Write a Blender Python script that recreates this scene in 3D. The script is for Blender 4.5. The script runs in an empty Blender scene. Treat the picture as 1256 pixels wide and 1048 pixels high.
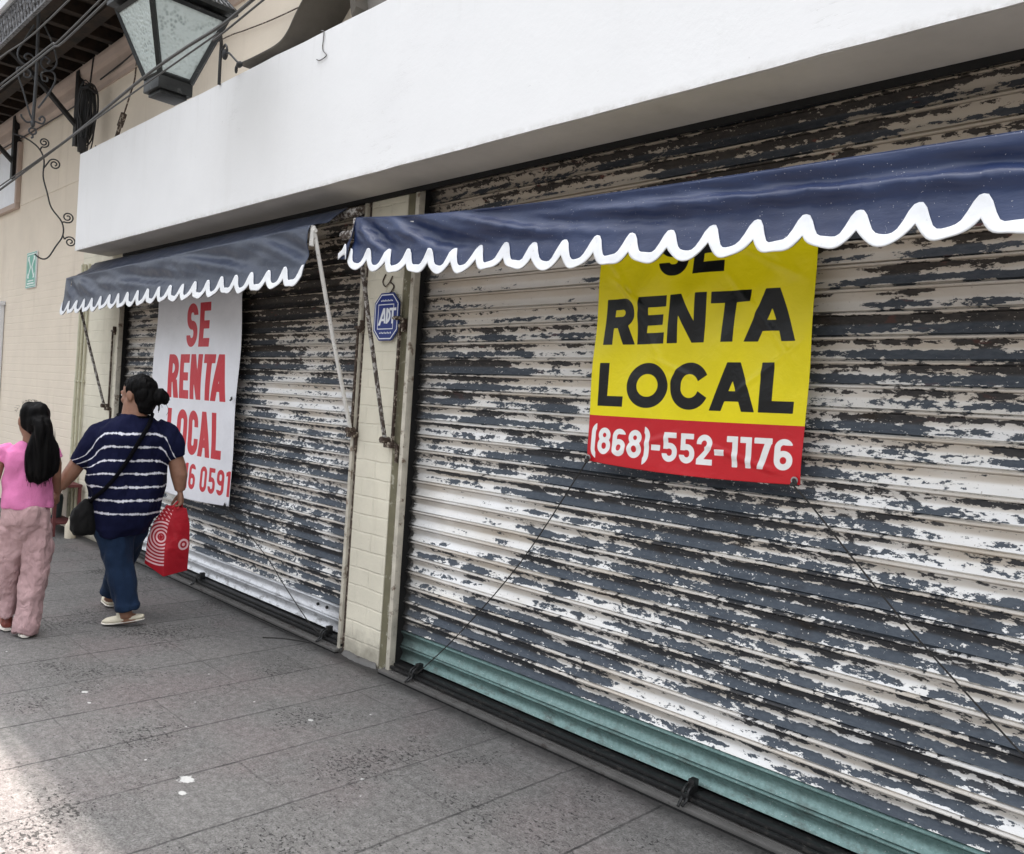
import bpy, bmesh, math, random
import numpy as np
from mathutils import Vector, Matrix, noise as mn
R = math.radians
random.seed(7); rng = np.random.default_rng(7)
scene = bpy.context.scene
COL = scene.collection

# ------------------------------------------------------------------ materials
class NT:
    def __init__(s, name):
        s.m = bpy.data.materials.new(name); s.m.use_nodes = True
        s.t = s.m.node_tree; s.b = s.t.nodes['Principled BSDF']
    def n(s, typ, **kw):
        x = s.t.nodes.new(typ)
        for k, v in kw.items():
            if k.startswith('i_'):
                key = k[2:]; key = int(key) if key.isdigit() else key.replace('_', ' ')
                s.set(x.inputs[key], v)
            else: setattr(x, k, v)
        return x
    def set(s, sock, v):
        if isinstance(v, bpy.types.NodeSocket): s.t.links.new(v, sock)
        elif isinstance(v, bpy.types.Node): s.t.links.new(v.outputs[0], sock)
        else:
            if isinstance(v, (tuple, list)) and len(v) == 3 and sock.type == 'RGBA': v = (*v, 1)
            sock.default_value = v
    def math(s, op, a, b=0.0, c=None, clamp=False):
        x = s.n('ShaderNodeMath', operation=op, use_clamp=clamp); s.set(x.inputs[0], a); s.set(x.inputs[1], b)
        if c is not None: s.set(x.inputs[2], c)
        return x.outputs[0]
    def mix(s, f, a, b, typ='MIX'):
        x = s.n('ShaderNodeMix', data_type='RGBA', blend_type=typ)
        s.set(x.inputs[0], f); s.set(x.inputs[6], a); s.set(x.inputs[7], b); return x.outputs[2]
    def rng(s, v, a, b, c=0.0, d=1.0, smooth=False):
        x = s.n('ShaderNodeMapRange', interpolation_type='SMOOTHSTEP' if smooth else 'LINEAR'); s.set(x.inputs[0], v)
        for i, q in enumerate((a, b, c, d)): s.set(x.inputs[i+1], q)
        return x.outputs[0]
    def pos(s): return s.n('ShaderNodeTexCoord').outputs['Object']
    def xyz(s, v):
        x = s.n('ShaderNodeSeparateXYZ'); s.set(x.inputs[0], v); return x.outputs
    def comb(s, a, b, c):
        x = s.n('ShaderNodeCombineXYZ')
        for i, q in enumerate((a, b, c)): s.set(x.inputs[i], q)
        return x.outputs[0]
    def noise(s, vec, scale, detail=4, rough=.55, dist=0.0):
        x = s.n('ShaderNodeTexNoise'); s.set(x.inputs['Vector'], vec); x.inputs['Scale'].default_value = scale
        x.inputs['Detail'].default_value = detail; x.inputs['Roughness'].default_value = rough; x.inputs['Distortion'].default_value = dist
        return x.outputs['Fac']
    def attr(s, name):
        return s.n('ShaderNodeAttribute', attribute_name=name).outputs['Fac']
    def bump(s, h, strength=.3, dist=.01):
        x = s.n('ShaderNodeBump'); x.inputs['Strength'].default_value = strength; x.inputs['Distance'].default_value = dist
        s.set(x.inputs['Height'], h); s.set(s.b.inputs['Normal'], x.outputs[0]); return x
    def col(s, v): s.set(s.b.inputs['Base Color'], v)
    def rough(s, v): s.set(s.b.inputs['Roughness'], v)
    def spec(s, v): s.set(s.b.inputs['Specular IOR Level'], v)
    def metal(s, v): s.set(s.b.inputs['Metallic'], v)

def stretch(t, v, sx, sy, sz):
    x = t.n('ShaderNodeVectorMath', operation='MULTIPLY'); t.set(x.inputs[0], v); t.set(x.inputs[1], (sx, sy, sz)); return x.outputs[0]

def plain(name, c, rough=.6, var=.12, scale=14, bump=.15, metal=0.0, c2=None, thr=(.5, .6), spec=.4, bdist=.004):
    """a single coloured surface with uneven tone, optional second colour in patches (wear / rust)"""
    t = NT(name); p = t.pos()
    n1 = t.noise(p, scale, 6, .6)
    k = t.rng(n1, .25, .75, 1-var, 1+var)
    base = t.mix(1.0, c, t.comb(k, k, k), 'MULTIPLY')
    if c2 is not None:
        n2 = t.noise(p, scale*1.7, 7, .65)
        base = t.mix(t.rng(n2, thr[0], thr[1]), base, c2)
    t.col(base); t.rough(rough); t.metal(metal); t.spec(spec)
    if bump: t.bump(t.noise(p, scale*4, 5, .6), bump, bdist)
    return t.m

M = {}
def mat_shutter(name, z0, pitch, seed, brown, xl, xr, more=0.0):
    t = NT(name); p = t.pos(); x, y, z = t.xyz(p)
    q = t.math('DIVIDE', t.math('SUBTRACT', z, z0), pitch)
    k = t.math('FLOOR', q); v = t.math('FRACT', q)
    # every slat carries its own flaking: the slat number moves the pattern
    vec = t.comb(t.math('ADD', t.math('MULTIPLY', x, 3.6), t.math('MULTIPLY', k, 3.71)), t.math('ADD', t.math('MULTIPLY', k, 7.13), seed), t.math('MULTIPLY', z, 11.0))
    n1 = t.noise(vec, 1.0, 8, .68)
    vec2 = t.comb(t.math('MULTIPLY', x, 26), t.math('MULTIPLY', k, 2.3), t.math('MULTIPLY', z, 62))
    n2 = t.noise(vec2, 1.0, 6, .7)
    vec3 = t.comb(t.math('MULTIPLY', x, .55), seed, t.math('MULTIPLY', z, 1.6))
    n3 = t.noise(vec3, 1.0, 2, .5)
    slat_r = t.n('ShaderNodeTexWhiteNoise', noise_dimensions='1D'); t.set(slat_r.inputs['W'], t.math('ADD', k, seed))
    f = t.math('ADD', t.math('MULTIPLY', n1, 1.0), t.math('MULTIPLY', t.math('SUBTRACT', n2, .5), t.rng(t.noise(t.comb(t.math('MULTIPLY', x, .8), seed+5, t.math('MULTIPLY', z, 1.3)), 1.0, 2, .5), .35, .65, .35, 1.05)))
    f = t.math('ADD', f, t.math('MULTIPLY', t.math('SUBTRACT', n3, .5), .75))
    f = t.math('ADD', f, t.math('MULTIPLY', t.math('SUBTRACT', slat_r.outputs['Value'], .5), .10))
    # worn most on the belly, least on the rolled bead
    vb = t.n('ShaderNodeFloatCurve'); cv = vb.mapping.curves[0]
    pts = [(0, .52), (.06, .50), (.16, .57), (.34, .60), (.48, .44), (.6, .49), (.76, .59), (.84, .44), (.92, .36), (1, .5)]
    while len(cv.points) < len(pts): cv.points.new(.5, .5)
    for pt, (a, b) in zip(cv.points, pts): pt.location = (a, b)
    vb.mapping.update(); t.set(vb.inputs['Value'], v)
    f = t.math('ADD', f, t.math('MULTIPLY', t.math('SUBTRACT', vb.outputs[0], .5), .75))
    fl = t.noise(t.comb(t.math('MULTIPLY', x, 70), t.math('MULTIPLY', k, 3.1), t.math('MULTIPLY', z, 110)), 1.0, 3, .6)
    peel = t.math('MULTIPLY', t.rng(t.math('ADD', f, more), .512, .526), t.rng(t.math('SUBTRACT', fl, t.math('MULTIPLY', t.math('SUBTRACT', .62, f), .5)), .725, .74, 1, 0))
    # shade on each slat's underside band, painted into bare metal and white paint
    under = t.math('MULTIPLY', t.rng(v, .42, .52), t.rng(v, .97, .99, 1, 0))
    rustn = t.noise(t.comb(t.math('MULTIPLY', x, 5), t.math('MULTIPLY', k, 1.9), t.math('MULTIPLY', z, 12)), 1.0, 5, .6)
    slate = t.mix(t.rng(n2, .3, .7), (.048, .060, .078), (.092, .108, .128))
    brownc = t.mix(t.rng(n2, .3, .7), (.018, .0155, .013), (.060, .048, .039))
    high = t.rng(t.math('ADD', z, t.math('MULTIPLY', n3, .9)), 1.95, 2.95)  # canopy shade painted in: upper slats turn brown and beige
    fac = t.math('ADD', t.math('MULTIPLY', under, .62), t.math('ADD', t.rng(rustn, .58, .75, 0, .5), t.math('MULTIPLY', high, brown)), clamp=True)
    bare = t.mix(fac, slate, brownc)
    red = t.rng(t.noise(vec, 2.2, 3, .5), .66, .70, 0, .6)
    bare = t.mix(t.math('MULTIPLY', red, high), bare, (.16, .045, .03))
    w = t.noise(t.comb(t.math('MULTIPLY', x, 1.5), k, t.math('MULTIPLY', z, 7)), 1.0, 5, .6)
    white = t.mix(t.rng(w, .35, .7), (.88, .88, .87), (.76, .73, .67))
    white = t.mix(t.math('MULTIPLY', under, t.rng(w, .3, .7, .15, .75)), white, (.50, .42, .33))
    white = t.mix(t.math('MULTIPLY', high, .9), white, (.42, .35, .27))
    spots = t.rng(t.noise(p, 90, 3, .6), .66, .70, 0, .6)
    white = t.mix(spots, white, (.3, .26, .22))
    c = t.mix(peel, white, bare)
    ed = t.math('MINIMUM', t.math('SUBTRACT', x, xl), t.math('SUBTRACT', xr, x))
    end_dark = t.rng(t.math('ADD', ed, t.math('MULTIPLY', t.math('SUBTRACT', n2, .5), .16)), .045, .075, .97, 0)  # slat ends go near black with a ragged edge
    c = t.mix(end_dark, c, (.008, .0075, .007))
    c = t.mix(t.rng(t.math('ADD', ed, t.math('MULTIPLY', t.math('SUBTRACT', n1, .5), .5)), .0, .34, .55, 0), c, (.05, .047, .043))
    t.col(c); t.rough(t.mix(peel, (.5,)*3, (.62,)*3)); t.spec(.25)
    h = t.math('ADD', t.math('MULTIPLY', peel, -1.0), t.math('MULTIPLY', n2, .35))
    t.bump(h, .55, .0035)
    return t.m

def mat_bottom_slats(name, c, c2):
    t = NT(name); p = t.pos(); x, y, z = t.xyz(p)
    n = t.noise(p, 60, 4, .7); n2 = t.noise(t.comb(t.math('MULTIPLY', x, 1.2), 0.0, t.math('MULTIPLY', z, 10)), 2, 5, .6)
    b = t.mix(t.rng(n, .3, .7), c, c2)
    b = t.mix(t.rng(n2, .55, .75, 0, .5), b, tuple(q*.55 for q in c))
    b = t.mix(t.rng(t.noise(p, 150, 2, .5), .70, .73), b, (.6, .6, .58)); gd = t.noise(t.comb(t.math('MULTIPLY', x, 9), 0.0, t.math('MULTIPLY', z, 22)), 1.0, 6, .7)
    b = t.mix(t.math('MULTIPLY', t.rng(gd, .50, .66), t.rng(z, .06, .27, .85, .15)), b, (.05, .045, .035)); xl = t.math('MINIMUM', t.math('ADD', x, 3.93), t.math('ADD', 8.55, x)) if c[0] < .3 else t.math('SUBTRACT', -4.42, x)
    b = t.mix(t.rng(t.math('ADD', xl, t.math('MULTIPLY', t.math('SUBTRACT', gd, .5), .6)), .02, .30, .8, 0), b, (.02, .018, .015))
    t.col(b); t.rough(.42); t.metal(.25); t.bump(n, .1, .003); return t.m

def mat_plaster(name, c, brick=None, stain=(.3, .27, .22), smooth_above=None, rough=.85, bstr=.5, var=.05, chips=None, scuff=False):
    t = NT(name); p = t.pos(); x, y, z = t.xyz(p)
    n = t.noise(p, 2.2, 6, .6); nf = t.noise(p, 40, 5, .6)
    k = t.rng(n, .3, .7, 1-var, 1+var); base = t.mix(1.0, c, t.comb(k, k, k), 'MULTIPLY')
    st = t.noise(t.comb(t.math('MULTIPLY', x, 2.2), t.math('MULTIPLY', y, 2.2), t.math('MULTIPLY', z, .35)), 1.6, 6, .6)
    base = t.mix(t.rng(st, .58, .82, 0, .35), base, stain)
    h = t.math('ADD', t.math('MULTIPLY', nf, .35), t.math('MULTIPLY', t.noise(p, 9, 4, .6), .5))
    if brick:
        bw, bh, mort = brick
        bt = t.n('ShaderNodeTexBrick'); bt.offset = .5
        wob = t.math('MULTIPLY', t.math('SUBTRACT', t.noise(p, 6, 3), .5), .02)
        t.set(bt.inputs['Vector'], t.comb(t.math('ADD', x, wob), t.math('ADD', z, wob), 0.0))
        bt.inputs['Scale'].default_value = 1.0; bt.inputs['Brick Width'].default_value = bw; bt.inputs['Row Height'].default_value = bh
        bt.inputs['Mortar Size'].default_value = mort; bt.inputs['Mortar Smooth'].default_value = .6
        mm = bt.outputs['Fac']
        if smooth_above: mm = t.math('MULTIPLY', mm, t.rng(z, smooth_above-.25, smooth_above+.25, 1, .12))
        fade = t.rng(t.noise(p, 3, 3), .3, .65, .35, 1.0)
        mm = t.math('MULTIPLY', mm, fade); mm = t.math('MULTIPLY', mm, .8)
        base = t.mix(t.math('MULTIPLY', mm, .13), base, tuple(q*.72 for q in c))
        h = t.math('SUBTRACT', h, mm)
    if chips:
        cn = t.noise(p, 30, 7, .75); dk = t.noise(p, 55, 6, .7); base = t.mix(t.math('MULTIPLY', t.rng(dk, .64, .68), t.rng(t.noise(p, 1.7, 3), .4, .6, .1, .8)), base, (.17, .13, .09)); base = t.mix(t.rng(t.math('ADD', z, t.math('MULTIPLY', t.noise(p, 8, 5, .7), .35)), .16, .38, .75, 0), base, (.16, .14, .11))
        ch = t.math('MULTIPLY', t.rng(cn, .62, .65), t.rng(t.noise(p, 2.5, 3), .45, .6))
        base = t.mix(ch, base, chips); h = t.math('SUBTRACT', h, t.math('MULTIPLY', ch, .5))
    if scuff:
        sc = t.noise(t.comb(t.math('MULTIPLY', x, 3.0), y, t.math('MULTIPLY', t.math('ADD', z, t.math('MULTIPLY', x, -.12)), 26)), 1.0, 5, .6, .4)
        m1 = t.math('MULTIPLY', t.rng(t.math('ABSOLUTE', t.math('SUBTRACT', sc, .5)), .0, .012, 1, 0), t.rng(t.noise(p, 1.7, 3), .56, .64))
        base = t.mix(t.math('MULTIPLY', m1, .28), base, (.55, .54, .52)); h = t.math('SUBTRACT', h, t.math('MULTIPLY', m1, .3))
        dr = t.noise(t.comb(t.math('MULTIPLY', x, 14), 0.0, t.math('MULTIPLY', z, .8)), 1.0, 5, .7)
        base = t.mix(t.math('MULTIPLY', t.rng(dr, .54, .74), t.rng(z, 3.45, 3.82, 0, .26)), base, (.50, .48, .44))
        base = t.mix(t.math('MULTIPLY', t.rng(t.noise(p, 20, 6, .7), .35, .65), t.rng(z, 2.862, 2.90, .5, 0)), base, (.42, .39, .34))
        base = t.mix(t.rng(t.noise(p, 34, 4, .6), .715, .74, 0, .5), base, (.52, .51, .49))
    t.col(base); t.rough(rough); t.spec(.25); t.bump(h, bstr, .006)
    return t.m

def mat_pavement():
    t = NT('pavement'); p = t.pos(); x, y, z = t.xyz(p)
    wob = t.math('MULTIPLY', t.math('SUBTRACT', t.noise(p, 9, 5, .7), .5), .022)
    ux = t.math('DIVIDE', t.math('ADD', t.math('ADD', x, 2.39), wob), .4625); uy = t.math('DIVIDE', t.math('ADD', t.math('ADD', y, 1.255), wob), .465)
    def line(u, w0, w1):
        fr = t.math('ABSOLUTE', t.math('SUBTRACT', t.math('FRACT', t.math('ADD', u, .5)), .5))
        return t.rng(fr, w0, w1, 1, 0)
    fade = t.rng(t.noise(p, 1.9, 3, .6), .38, .62, .15, 1.0)
    jx = t.math('MULTIPLY', line(ux, .007, .017), t.rng(fade, .15, 1, .45, 1)); jy = t.math('MULTIPLY', line(uy, .005, .015), t.math('MULTIPLY', fade, .40))
    j = t.math('MAXIMUM', jx, jy)
    tid = t.n('ShaderNodeTexWhiteNoise', noise_dimensions='2D'); t.set(tid.inputs['Vector'], t.comb(t.math('FLOOR', ux), t.math('FLOOR', uy), 0.0))
    r = tid.outputs['Value']
    base = t.mix(r, (.078, .074, .070), (.136, .128, .121))
    n = t.noise(p, 1.3, 6, .65)
    base = t.mix(t.rng(n, .38, .68, 0, .6), base, (.066, .065, .064))
    sm = t.noise(stretch(t, p, 1.0, 2.2, 1), 2.6, 7, .7, .6); base = t.mix(t.rng(sm, .52, .72, 0, .6), base, (.045, .043, .041)); rd = t.math('MULTIPLY', t.rng(t.noise(p, 1.1, 4, .6), .46, .64), .75)
    base = t.mix(rd, base, (.118, .086, .086))
    nf = t.noise(p, 110, 4, .8)
    base = t.mix(t.rng(nf, .40, .62, 0, .75), base, (.225, .219, .21))
    nm = t.noise(p, 28, 6, .75); base = t.mix(t.rng(nm, .46, .66, 0, .5), base, (.045, .043, .042)); base = t.mix(t.rng(nm, .36, .46, .35, 0), base, (.24, .235, .23))
    # dark chips out of the surface, drawn out along the walk's width
    v = t.n('ShaderNodeTexVoronoi', feature='F1'); wv = t.n('ShaderNodeVectorMath', operation='ADD')
    t.set(wv.inputs[0], stretch(t, p, 20, 30, 1)); 
    nn = t.n('ShaderNodeTexNoise'); t.set(nn.inputs['Vector'], p); nn.inputs['Scale'].default_value = 60; nn.inputs['Detail'].default_value = 6
    t.set(wv.inputs[1], nn.outputs['Color']); t.set(v.inputs['Vector'], wv.outputs[0]); v.inputs['Scale'].default_value = 1.0
    dens = t.rng(t.noise(p, 1.6, 6, .7), .44, .66)
    pit = t.math('MULTIPLY', t.rng(v.outputs['Distance'], 0.24, .34, 1, 0), t.math('GREATER_THAN', t.math('ADD', t.xyz(v.outputs['Color'])[0], t.math('MULTIPLY', dens, .60)), 1.28))
    pn = t.noise(stretch(t, p, 1, 1.35, 1), 46, 6, .72)
    pit2 = t.rng(t.math('ADD', pn, t.math('MULTIPLY', dens, .14)), .640, .668)
    pit = t.math('MAXIMUM', t.math('MULTIPLY', pit, .8), pit2)
    base = t.mix(t.math('MULTIPLY', pit, .92), base, (.014, .0135, .013))
    # trodden gum and drips of paint
    g = t.n('ShaderNodeTexVoronoi', feature='F1'); t.set(g.inputs['Vector'], stretch(t, p, 3.4, 3.4, 1)); g.inputs['Scale'].default_value = 1.0
    gd = t.math('ADD', g.outputs['Distance'], t.math('MULTIPLY', t.math('SUBTRACT', t.noise(p, 60, 2), .5), .06))
    gum = t.math('MULTIPLY', t.rng(gd, .035, .05, 1, 0), t.math('GREATER_THAN', t.xyz(g.outputs['Color'])[1], .62))
    base = t.mix(t.math('MULTIPLY', gum, .6), base, (.25, .25, .245))
    g2 = t.n('ShaderNodeTexVoronoi', feature='F1'); t.set(g2.inputs['Vector'], stretch(t, p, 7, 7, 1)); g2.inputs['Scale'].default_value = 1.0
    dr = t.math('MULTIPLY', t.rng(g2.outputs['Distance'], .03, .045, 1, 0), t.math('GREATER_THAN', t.xyz(g2.outputs['Color'])[2], .8))
    base = t.mix(t.math('MULTIPLY', dr, .75), base, (.62, .62, .60))
    # one splash of white paint and a few pale scraps trodden flat
    for sx, sy, sr in ((-3.28, -1.50, .032), (-3.17, -1.56, .014), (-4.52, -1.49, .016), (-4.36, -1.52, .010), (-2.86, -.92, .011), (-3.55, -.75, .013)):
        ds = t.math('SQRT', t.math('ADD', t.math('POWER', t.math('MULTIPLY', t.math('SUBTRACT', x, sx), .75), 2.0), t.math('POWER', t.math('SUBTRACT', y, sy), 2.0)))
        ds = t.math('ADD', ds, t.math('MULTIPLY', t.math('SUBTRACT', nm, .5), sr*3.2))
        base = t.mix(t.rng(ds, sr*.75, sr, .85, 0), base, (.52, .52, .50))
    base = t.mix(t.math('MULTIPLY', j, t.rng(t.noise(p, 7, 5, .7), .32, .55, .45, .92)), base, (.022, .021, .021))
    # near-black band with a ragged edge along the shop front
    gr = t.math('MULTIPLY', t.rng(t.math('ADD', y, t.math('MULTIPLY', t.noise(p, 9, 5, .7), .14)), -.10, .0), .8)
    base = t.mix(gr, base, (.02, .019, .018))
    t.col(base); t.rough(.75); t.spec(.3)
    h = t.math('SUBTRACT', t.math('MULTIPLY', nf, .25), t.math('ADD', t.math('MULTIPLY', j, 1.2), pit))
    t.bump(h, .5, .004); return t.m

def mat_ink(name, base, ink, rough=.4, zone=None, soft=.001, wr=.0):
    """a printed sheet: the letter field is stored on the mesh as a distance"""
    t = NT(name); a = t.attr('ink'); f = t.rng(a, -soft, soft, 1, 0)
    p = t.pos()
    b = base
    if zone: b = t.mix(t.math('GREATER_THAN', t.attr('zone'), 0.0), base, zone[0])
    i = ink
    if zone: i = t.mix(t.math('GREATER_THAN', t.attr('zone'), 0.0), ink, zone[1])
    c = t.mix(f, b, i)
    k = t.rng(t.noise(p, 4, 5, .6), .3, .7, .93, 1.05); c = t.mix(1.0, c, t.comb(k, k, k), 'MULTIPLY')
    t.col(c); t.rough(rough); t.spec(.4)
    t.bump(t.noise(p, 9, 4, .55, .4), wr, .02); return t.m

def mat_vinyl(name, c, c2):
    t = NT(name); p = t.pos(); n = t.noise(p, 2.5, 6, .65); nf = t.noise(stretch(t, p, 1, 1, 2.5), 16, 6, .6, .3)
    b = t.mix(t.rng(n, .35, .7), c, c2)
    dust = t.rng(t.noise(p, 26, 6, .7), .62, .9, 0, .12)
    b = t.mix(dust, b, tuple(min(1, q*2.2+.05) for q in c2))
    b = t.mix(t.rng(t.noise(p, 200, 1, .5), .76, .78), b, (.6, .6, .6))
    t.col(b); t.rough(.40); t.spec(.5); t.bump(nf, .22, .010); return t.m

def mat_cloth(name, c, c2=None, scale=420, rough=.9, wr=.4, wscale=9):
    t = NT(name); p = t.pos(); n = t.noise(p, 5, 5, .6); w = t.noise(p, scale, 2, .6)
    b = t.mix(t.rng(n, .3, .7), c, c2 or tuple(q*.8 for q in c)); b = t.mix(t.rng(w, .35, .7, 0, .5), b, tuple(q*.62 for q in c))
    t.col(b); t.rough(rough); t.spec(.2); t.set(t.b.inputs['Sheen Weight'], .03)
    t.bump(t.math('ADD', t.noise(stretch(t, p, 1, 1, .6), wscale, 4, .55, .8), t.math('MULTIPLY', w, .05)), wr, .03); return t.m

def mat_striped_shirt():
    t = NT('tie_dye_cloth'); s = t.attr('stripe'); p = t.pos()
    s = t.math('ADD', s, t.math('MULTIPLY', t.math('SUBTRACT', t.noise(p, 7, 3, .6), .5), .03))
    fr = t.math('ABSOLUTE', t.math('SUBTRACT', t.math('FRACT', t.math('DIVIDE', s, .0875)), .5))
    x, y, z = t.xyz(p)
    beads = t.noise(t.comb(t.math('MULTIPLY', x, 46), t.math('MULTIPLY', y, 46), t.math('MULTIPLY', s, 8)), 1.0, 3, .6)
    wid = t.rng(beads, .32, .68, .008, .125)
    f = t.rng(t.math('SUBTRACT', fr, wid), -.025, .03, 1, 0)
    rngm = t.math('MULTIPLY', t.math('GREATER_THAN', s, .735), t.math('LESS_THAN', s, 1.34))
    f = t.math('MULTIPLY', f, rngm)
    navy = t.mix(t.rng(t.noise(p, 4, 4), .3, .7), (.0055, .0065, .024), (.009, .011, .036))
    t.col(t.mix(f, navy, (.66, .66, .72))); t.rough(.9); t.spec(.08)
    t.bump(t.noise(stretch(t, p, 1, 1, .7), 8, 4, .55, .6), .35, .03); return t.m

def mat_hair():
    t = NT('black_hair'); p = t.pos(); n = t.noise(stretch(t, p, 70, 70, 9), 1.0, 4, .6, .3)
    t.col(t.mix(t.rng(n, .3, .7), (.0016, .0016, .002), (.007, .0062, .006))); t.rough(.55); t.spec(.07); t.bump(n, .7, .006); return t.m

def mat_skin():
    t = NT('skin'); p = t.pos(); n = t.noise(p, 18, 4, .6)
    t.col(t.mix(t.rng(n, .3, .7), (.205, .098, .060), (.27, .138, .088))); t.rough(.5); t.spec(.4)
    t.set(t.b.inputs['Subsurface Weight'], .03); t.set(t.b.inputs['Subsurface Radius'], (.02, .008, .004)); t.bump(t.noise(p, 120, 3), .1, .002); return t.m

def mat_glass():
    t = NT('frosted_glass'); p = t.pos()
    v = t.n('ShaderNodeTexVoronoi', feature='F1'); t.set(v.inputs['Vector'], p); v.inputs['Scale'].default_value = 42
    d = t.rng(v.outputs['Distance'], .15, .6)
    patch = t.rng(t.noise(p, 5, 3), .45, .6)
    c = t.mix(t.math('MULTIPLY', t.math('SUBTRACT', 1.0, d), t.math('MULTIPLY', patch, .6)), (.68, .76, .73), (.22, .27, .26))
    t.col(c); t.rough(.18); t.spec(.6); t.bump(d, .5, .006)
    t.set(t.b.inputs['Transmission Weight'], .25); return t.m

def build_materials():
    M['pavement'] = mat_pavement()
    M['asphalt'] = plain('asphalt', (.055, .055, .055), .9, .2, 3, .4)
    M['kerb'] = plain('kerb_concrete', (.32, .31, .29), .85, .12, 6, .3)
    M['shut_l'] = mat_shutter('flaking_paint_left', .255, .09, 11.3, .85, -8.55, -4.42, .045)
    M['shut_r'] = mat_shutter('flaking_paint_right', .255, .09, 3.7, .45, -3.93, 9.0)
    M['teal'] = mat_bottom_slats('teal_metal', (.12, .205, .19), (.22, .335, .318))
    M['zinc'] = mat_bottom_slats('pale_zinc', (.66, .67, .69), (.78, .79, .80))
    M['blackmetal'] = plain('black_metal', (.012, .012, .012), .45, .3, 20, .2, c2=(.05, .045, .04), thr=(.56, .68))
    M['grime_shade'] = plain('black_grime_shade', (.010, .0095, .009), .9, .3, 12, .3)  # also stands in for shade in the housing and below the threshold
    M['rail'] = plain('grey_angle_iron', (.12, .115, .108), .5, .2, 10, .25, c2=(.06, .05, .045), thr=(.56, .66))
    M['cream_pillar'] = mat_plaster('pillar_paint', (.70, .655, .53), (.27, .112, .008), stain=(.34, .29, .20), bstr=.7, var=.12, chips=(.78, .76, .70))
    M['cream_strip'] = plain('guide_paint', (.56, .52, .43), .6, .3, 9, .4, c2=(.18, .13, .09), thr=(.56, .66))
    M['olive'] = plain('olive_edge', (.16, .145, .09), .8, .25, 9, .3, c2=(.4, .38, .3), thr=(.58, .66))
    M['white'] = mat_plaster('white_render', (.87, .87, .865), stain=(.70, .69, .66), bstr=.38, var=.02, scuff=True)
    M['soffit'] = mat_plaster('soffit_render', (.50, .475, .44), stain=(.28, .25, .22), bstr=.3, var=.12)
    M['greydark'] = mat_plaster('grey_concrete', (.20, .185, .165), stain=(.06, .055, .05), bstr=.4, var=.15)
    M['hood'] = mat_plaster('dark_concrete', (.115, .102, .085), stain=(.03, .028, .022), bstr=.4, var=.3)  # dark grey-brown tone over the whole hood
    M['wall'] = mat_plaster('cream_wall', (.76, .67, .55), (.30, .088, .009), stain=(.40, .31, .22), smooth_above=3.0, bstr=.45, var=.05)
    M['cornice'] = mat_plaster('cornice_paint', (.50, .40, .34), stain=(.26, .17, .13), bstr=.4, var=.12)
    M['wood'] = plain('dark_wood', (.030, .018, .011), .8, .4, 5, .5, c2=(.010, .007, .005), thr=(.45, .62))
    M['blackiron'] = plain('black_iron', (.018, .017, .017), .55, .3, 16, .3)
    M['iron'] = plain('wrought_iron', (.035, .036, .038), .5, .35, 14, .3, c2=(.14, .14, .13), thr=(.6, .7))
    M['lace'] = plain('lattice_iron', (.16, .16, .165), .6, .4, 24, .4, c2=(.03, .03, .03), thr=(.5, .6))
    M['bronze'] = plain('dark_bronze', (.020, .021, .020), .45, .35, 14, .3, c2=(.07, .07, .065), thr=(.6, .7), metal=.3)
    M['glass'] = mat_glass()
    M['cable'] = plain('cable_rubber', (.03, .03, .03), .55, .2, 10, 0)
    M['greycable'] = plain('weathered_cable', (.075, .072, .068), .6, .25, 10, 0)
    M['vinyl'] = mat_vinyl('navy_vinyl', (.008, .018, .064), (.017, .034, .098))
    M['vinyl_dusty'] = mat_vinyl('dusty_navy_vinyl', (.015, .024, .052), (.038, .050, .080))
    M['trim'] = plain('white_trim_paint', (.76, .77, .78), .8, .06, 22, .12, c2=(.55, .54, .52), thr=(.62, .80), spec=.15)
    M['whitepaint'] = plain('chipped_white_pole', (.68, .66, .62), .5, .1, 22, .2, c2=(.15, .09, .06), thr=(.60, .65))
    M['rustpole'] = plain('rusty_pole', (.42, .40, .37), .6, .2, 26, .3, c2=(.07, .05, .04), thr=(.44, .52))
    M['rust'] = plain('rusted_iron', (.060, .040, .030), .8, .35, 24, .4, c2=(.40, .35, .28), thr=(.54, .62))
    M['bannery'] = mat_ink('yellow_red_print', (.86, .72, .004), (.004, .004, .004), .34, ((.56, .012, .020), (.86, .86, .84)), wr=.35)
    M['bannerw'] = mat_ink('white_red_print', (.80, .80, .83), (.56, .018, .034), .4, wr=.3)
    M['adt'] = mat_ink('blue_sign_print', (.022, .040, .20), (.80, .82, .86), .35, soft=.0007)
    M['green'] = mat_ink('green_sign_print', (.12, .40, .30), (.78, .84, .80), .4, soft=.002)
    M['bagred'] = mat_ink('red_bag_print', (.36, .003, .013), (.74, .46, .48), .55, soft=.0015, wr=.5)
    M['steel'] = plain('eyelet_metal', (.5, .5, .5), .35, .1, 30, 0, metal=.8)
    M['twine'] = plain('dark_twine', (.03, .028, .026), .8, .1, 30, 0)
    M['shirt'] = mat_striped_shirt()
    M['jeans'] = mat_cloth('denim', (.007, .018, .046), (.013, .030, .066), 500)
    M['pinktop'] = mat_cloth('pink_jersey', (.72, .225, .45), (.64, .18, .38), 300, wr=.5)
    M['pinklinen'] = mat_cloth('pink_linen', (.53, .355, .355), (.43, .275, .28), 700, wr=1.0, wscale=13)
    M['blackcloth'] = mat_cloth('black_nylon', (.003, .003, .0035), (.006, .006, .006), 300, .7)
    M['strap'] = plain('black_strap', (.0025, .0025, .004), .85, .1, 30, 0, spec=.08)
    M['canvas'] = mat_cloth('cream_canvas', (.72, .66, .52), (.66, .60, .46), 400)
    M['sole'] = plain('pale_sole', (.66, .62, .55), .7, .1, 30, .1)
    M['redshoe'] = plain('red_brown_leather', (.20, .05, .035), .5, .2, 25, .15)
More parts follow.
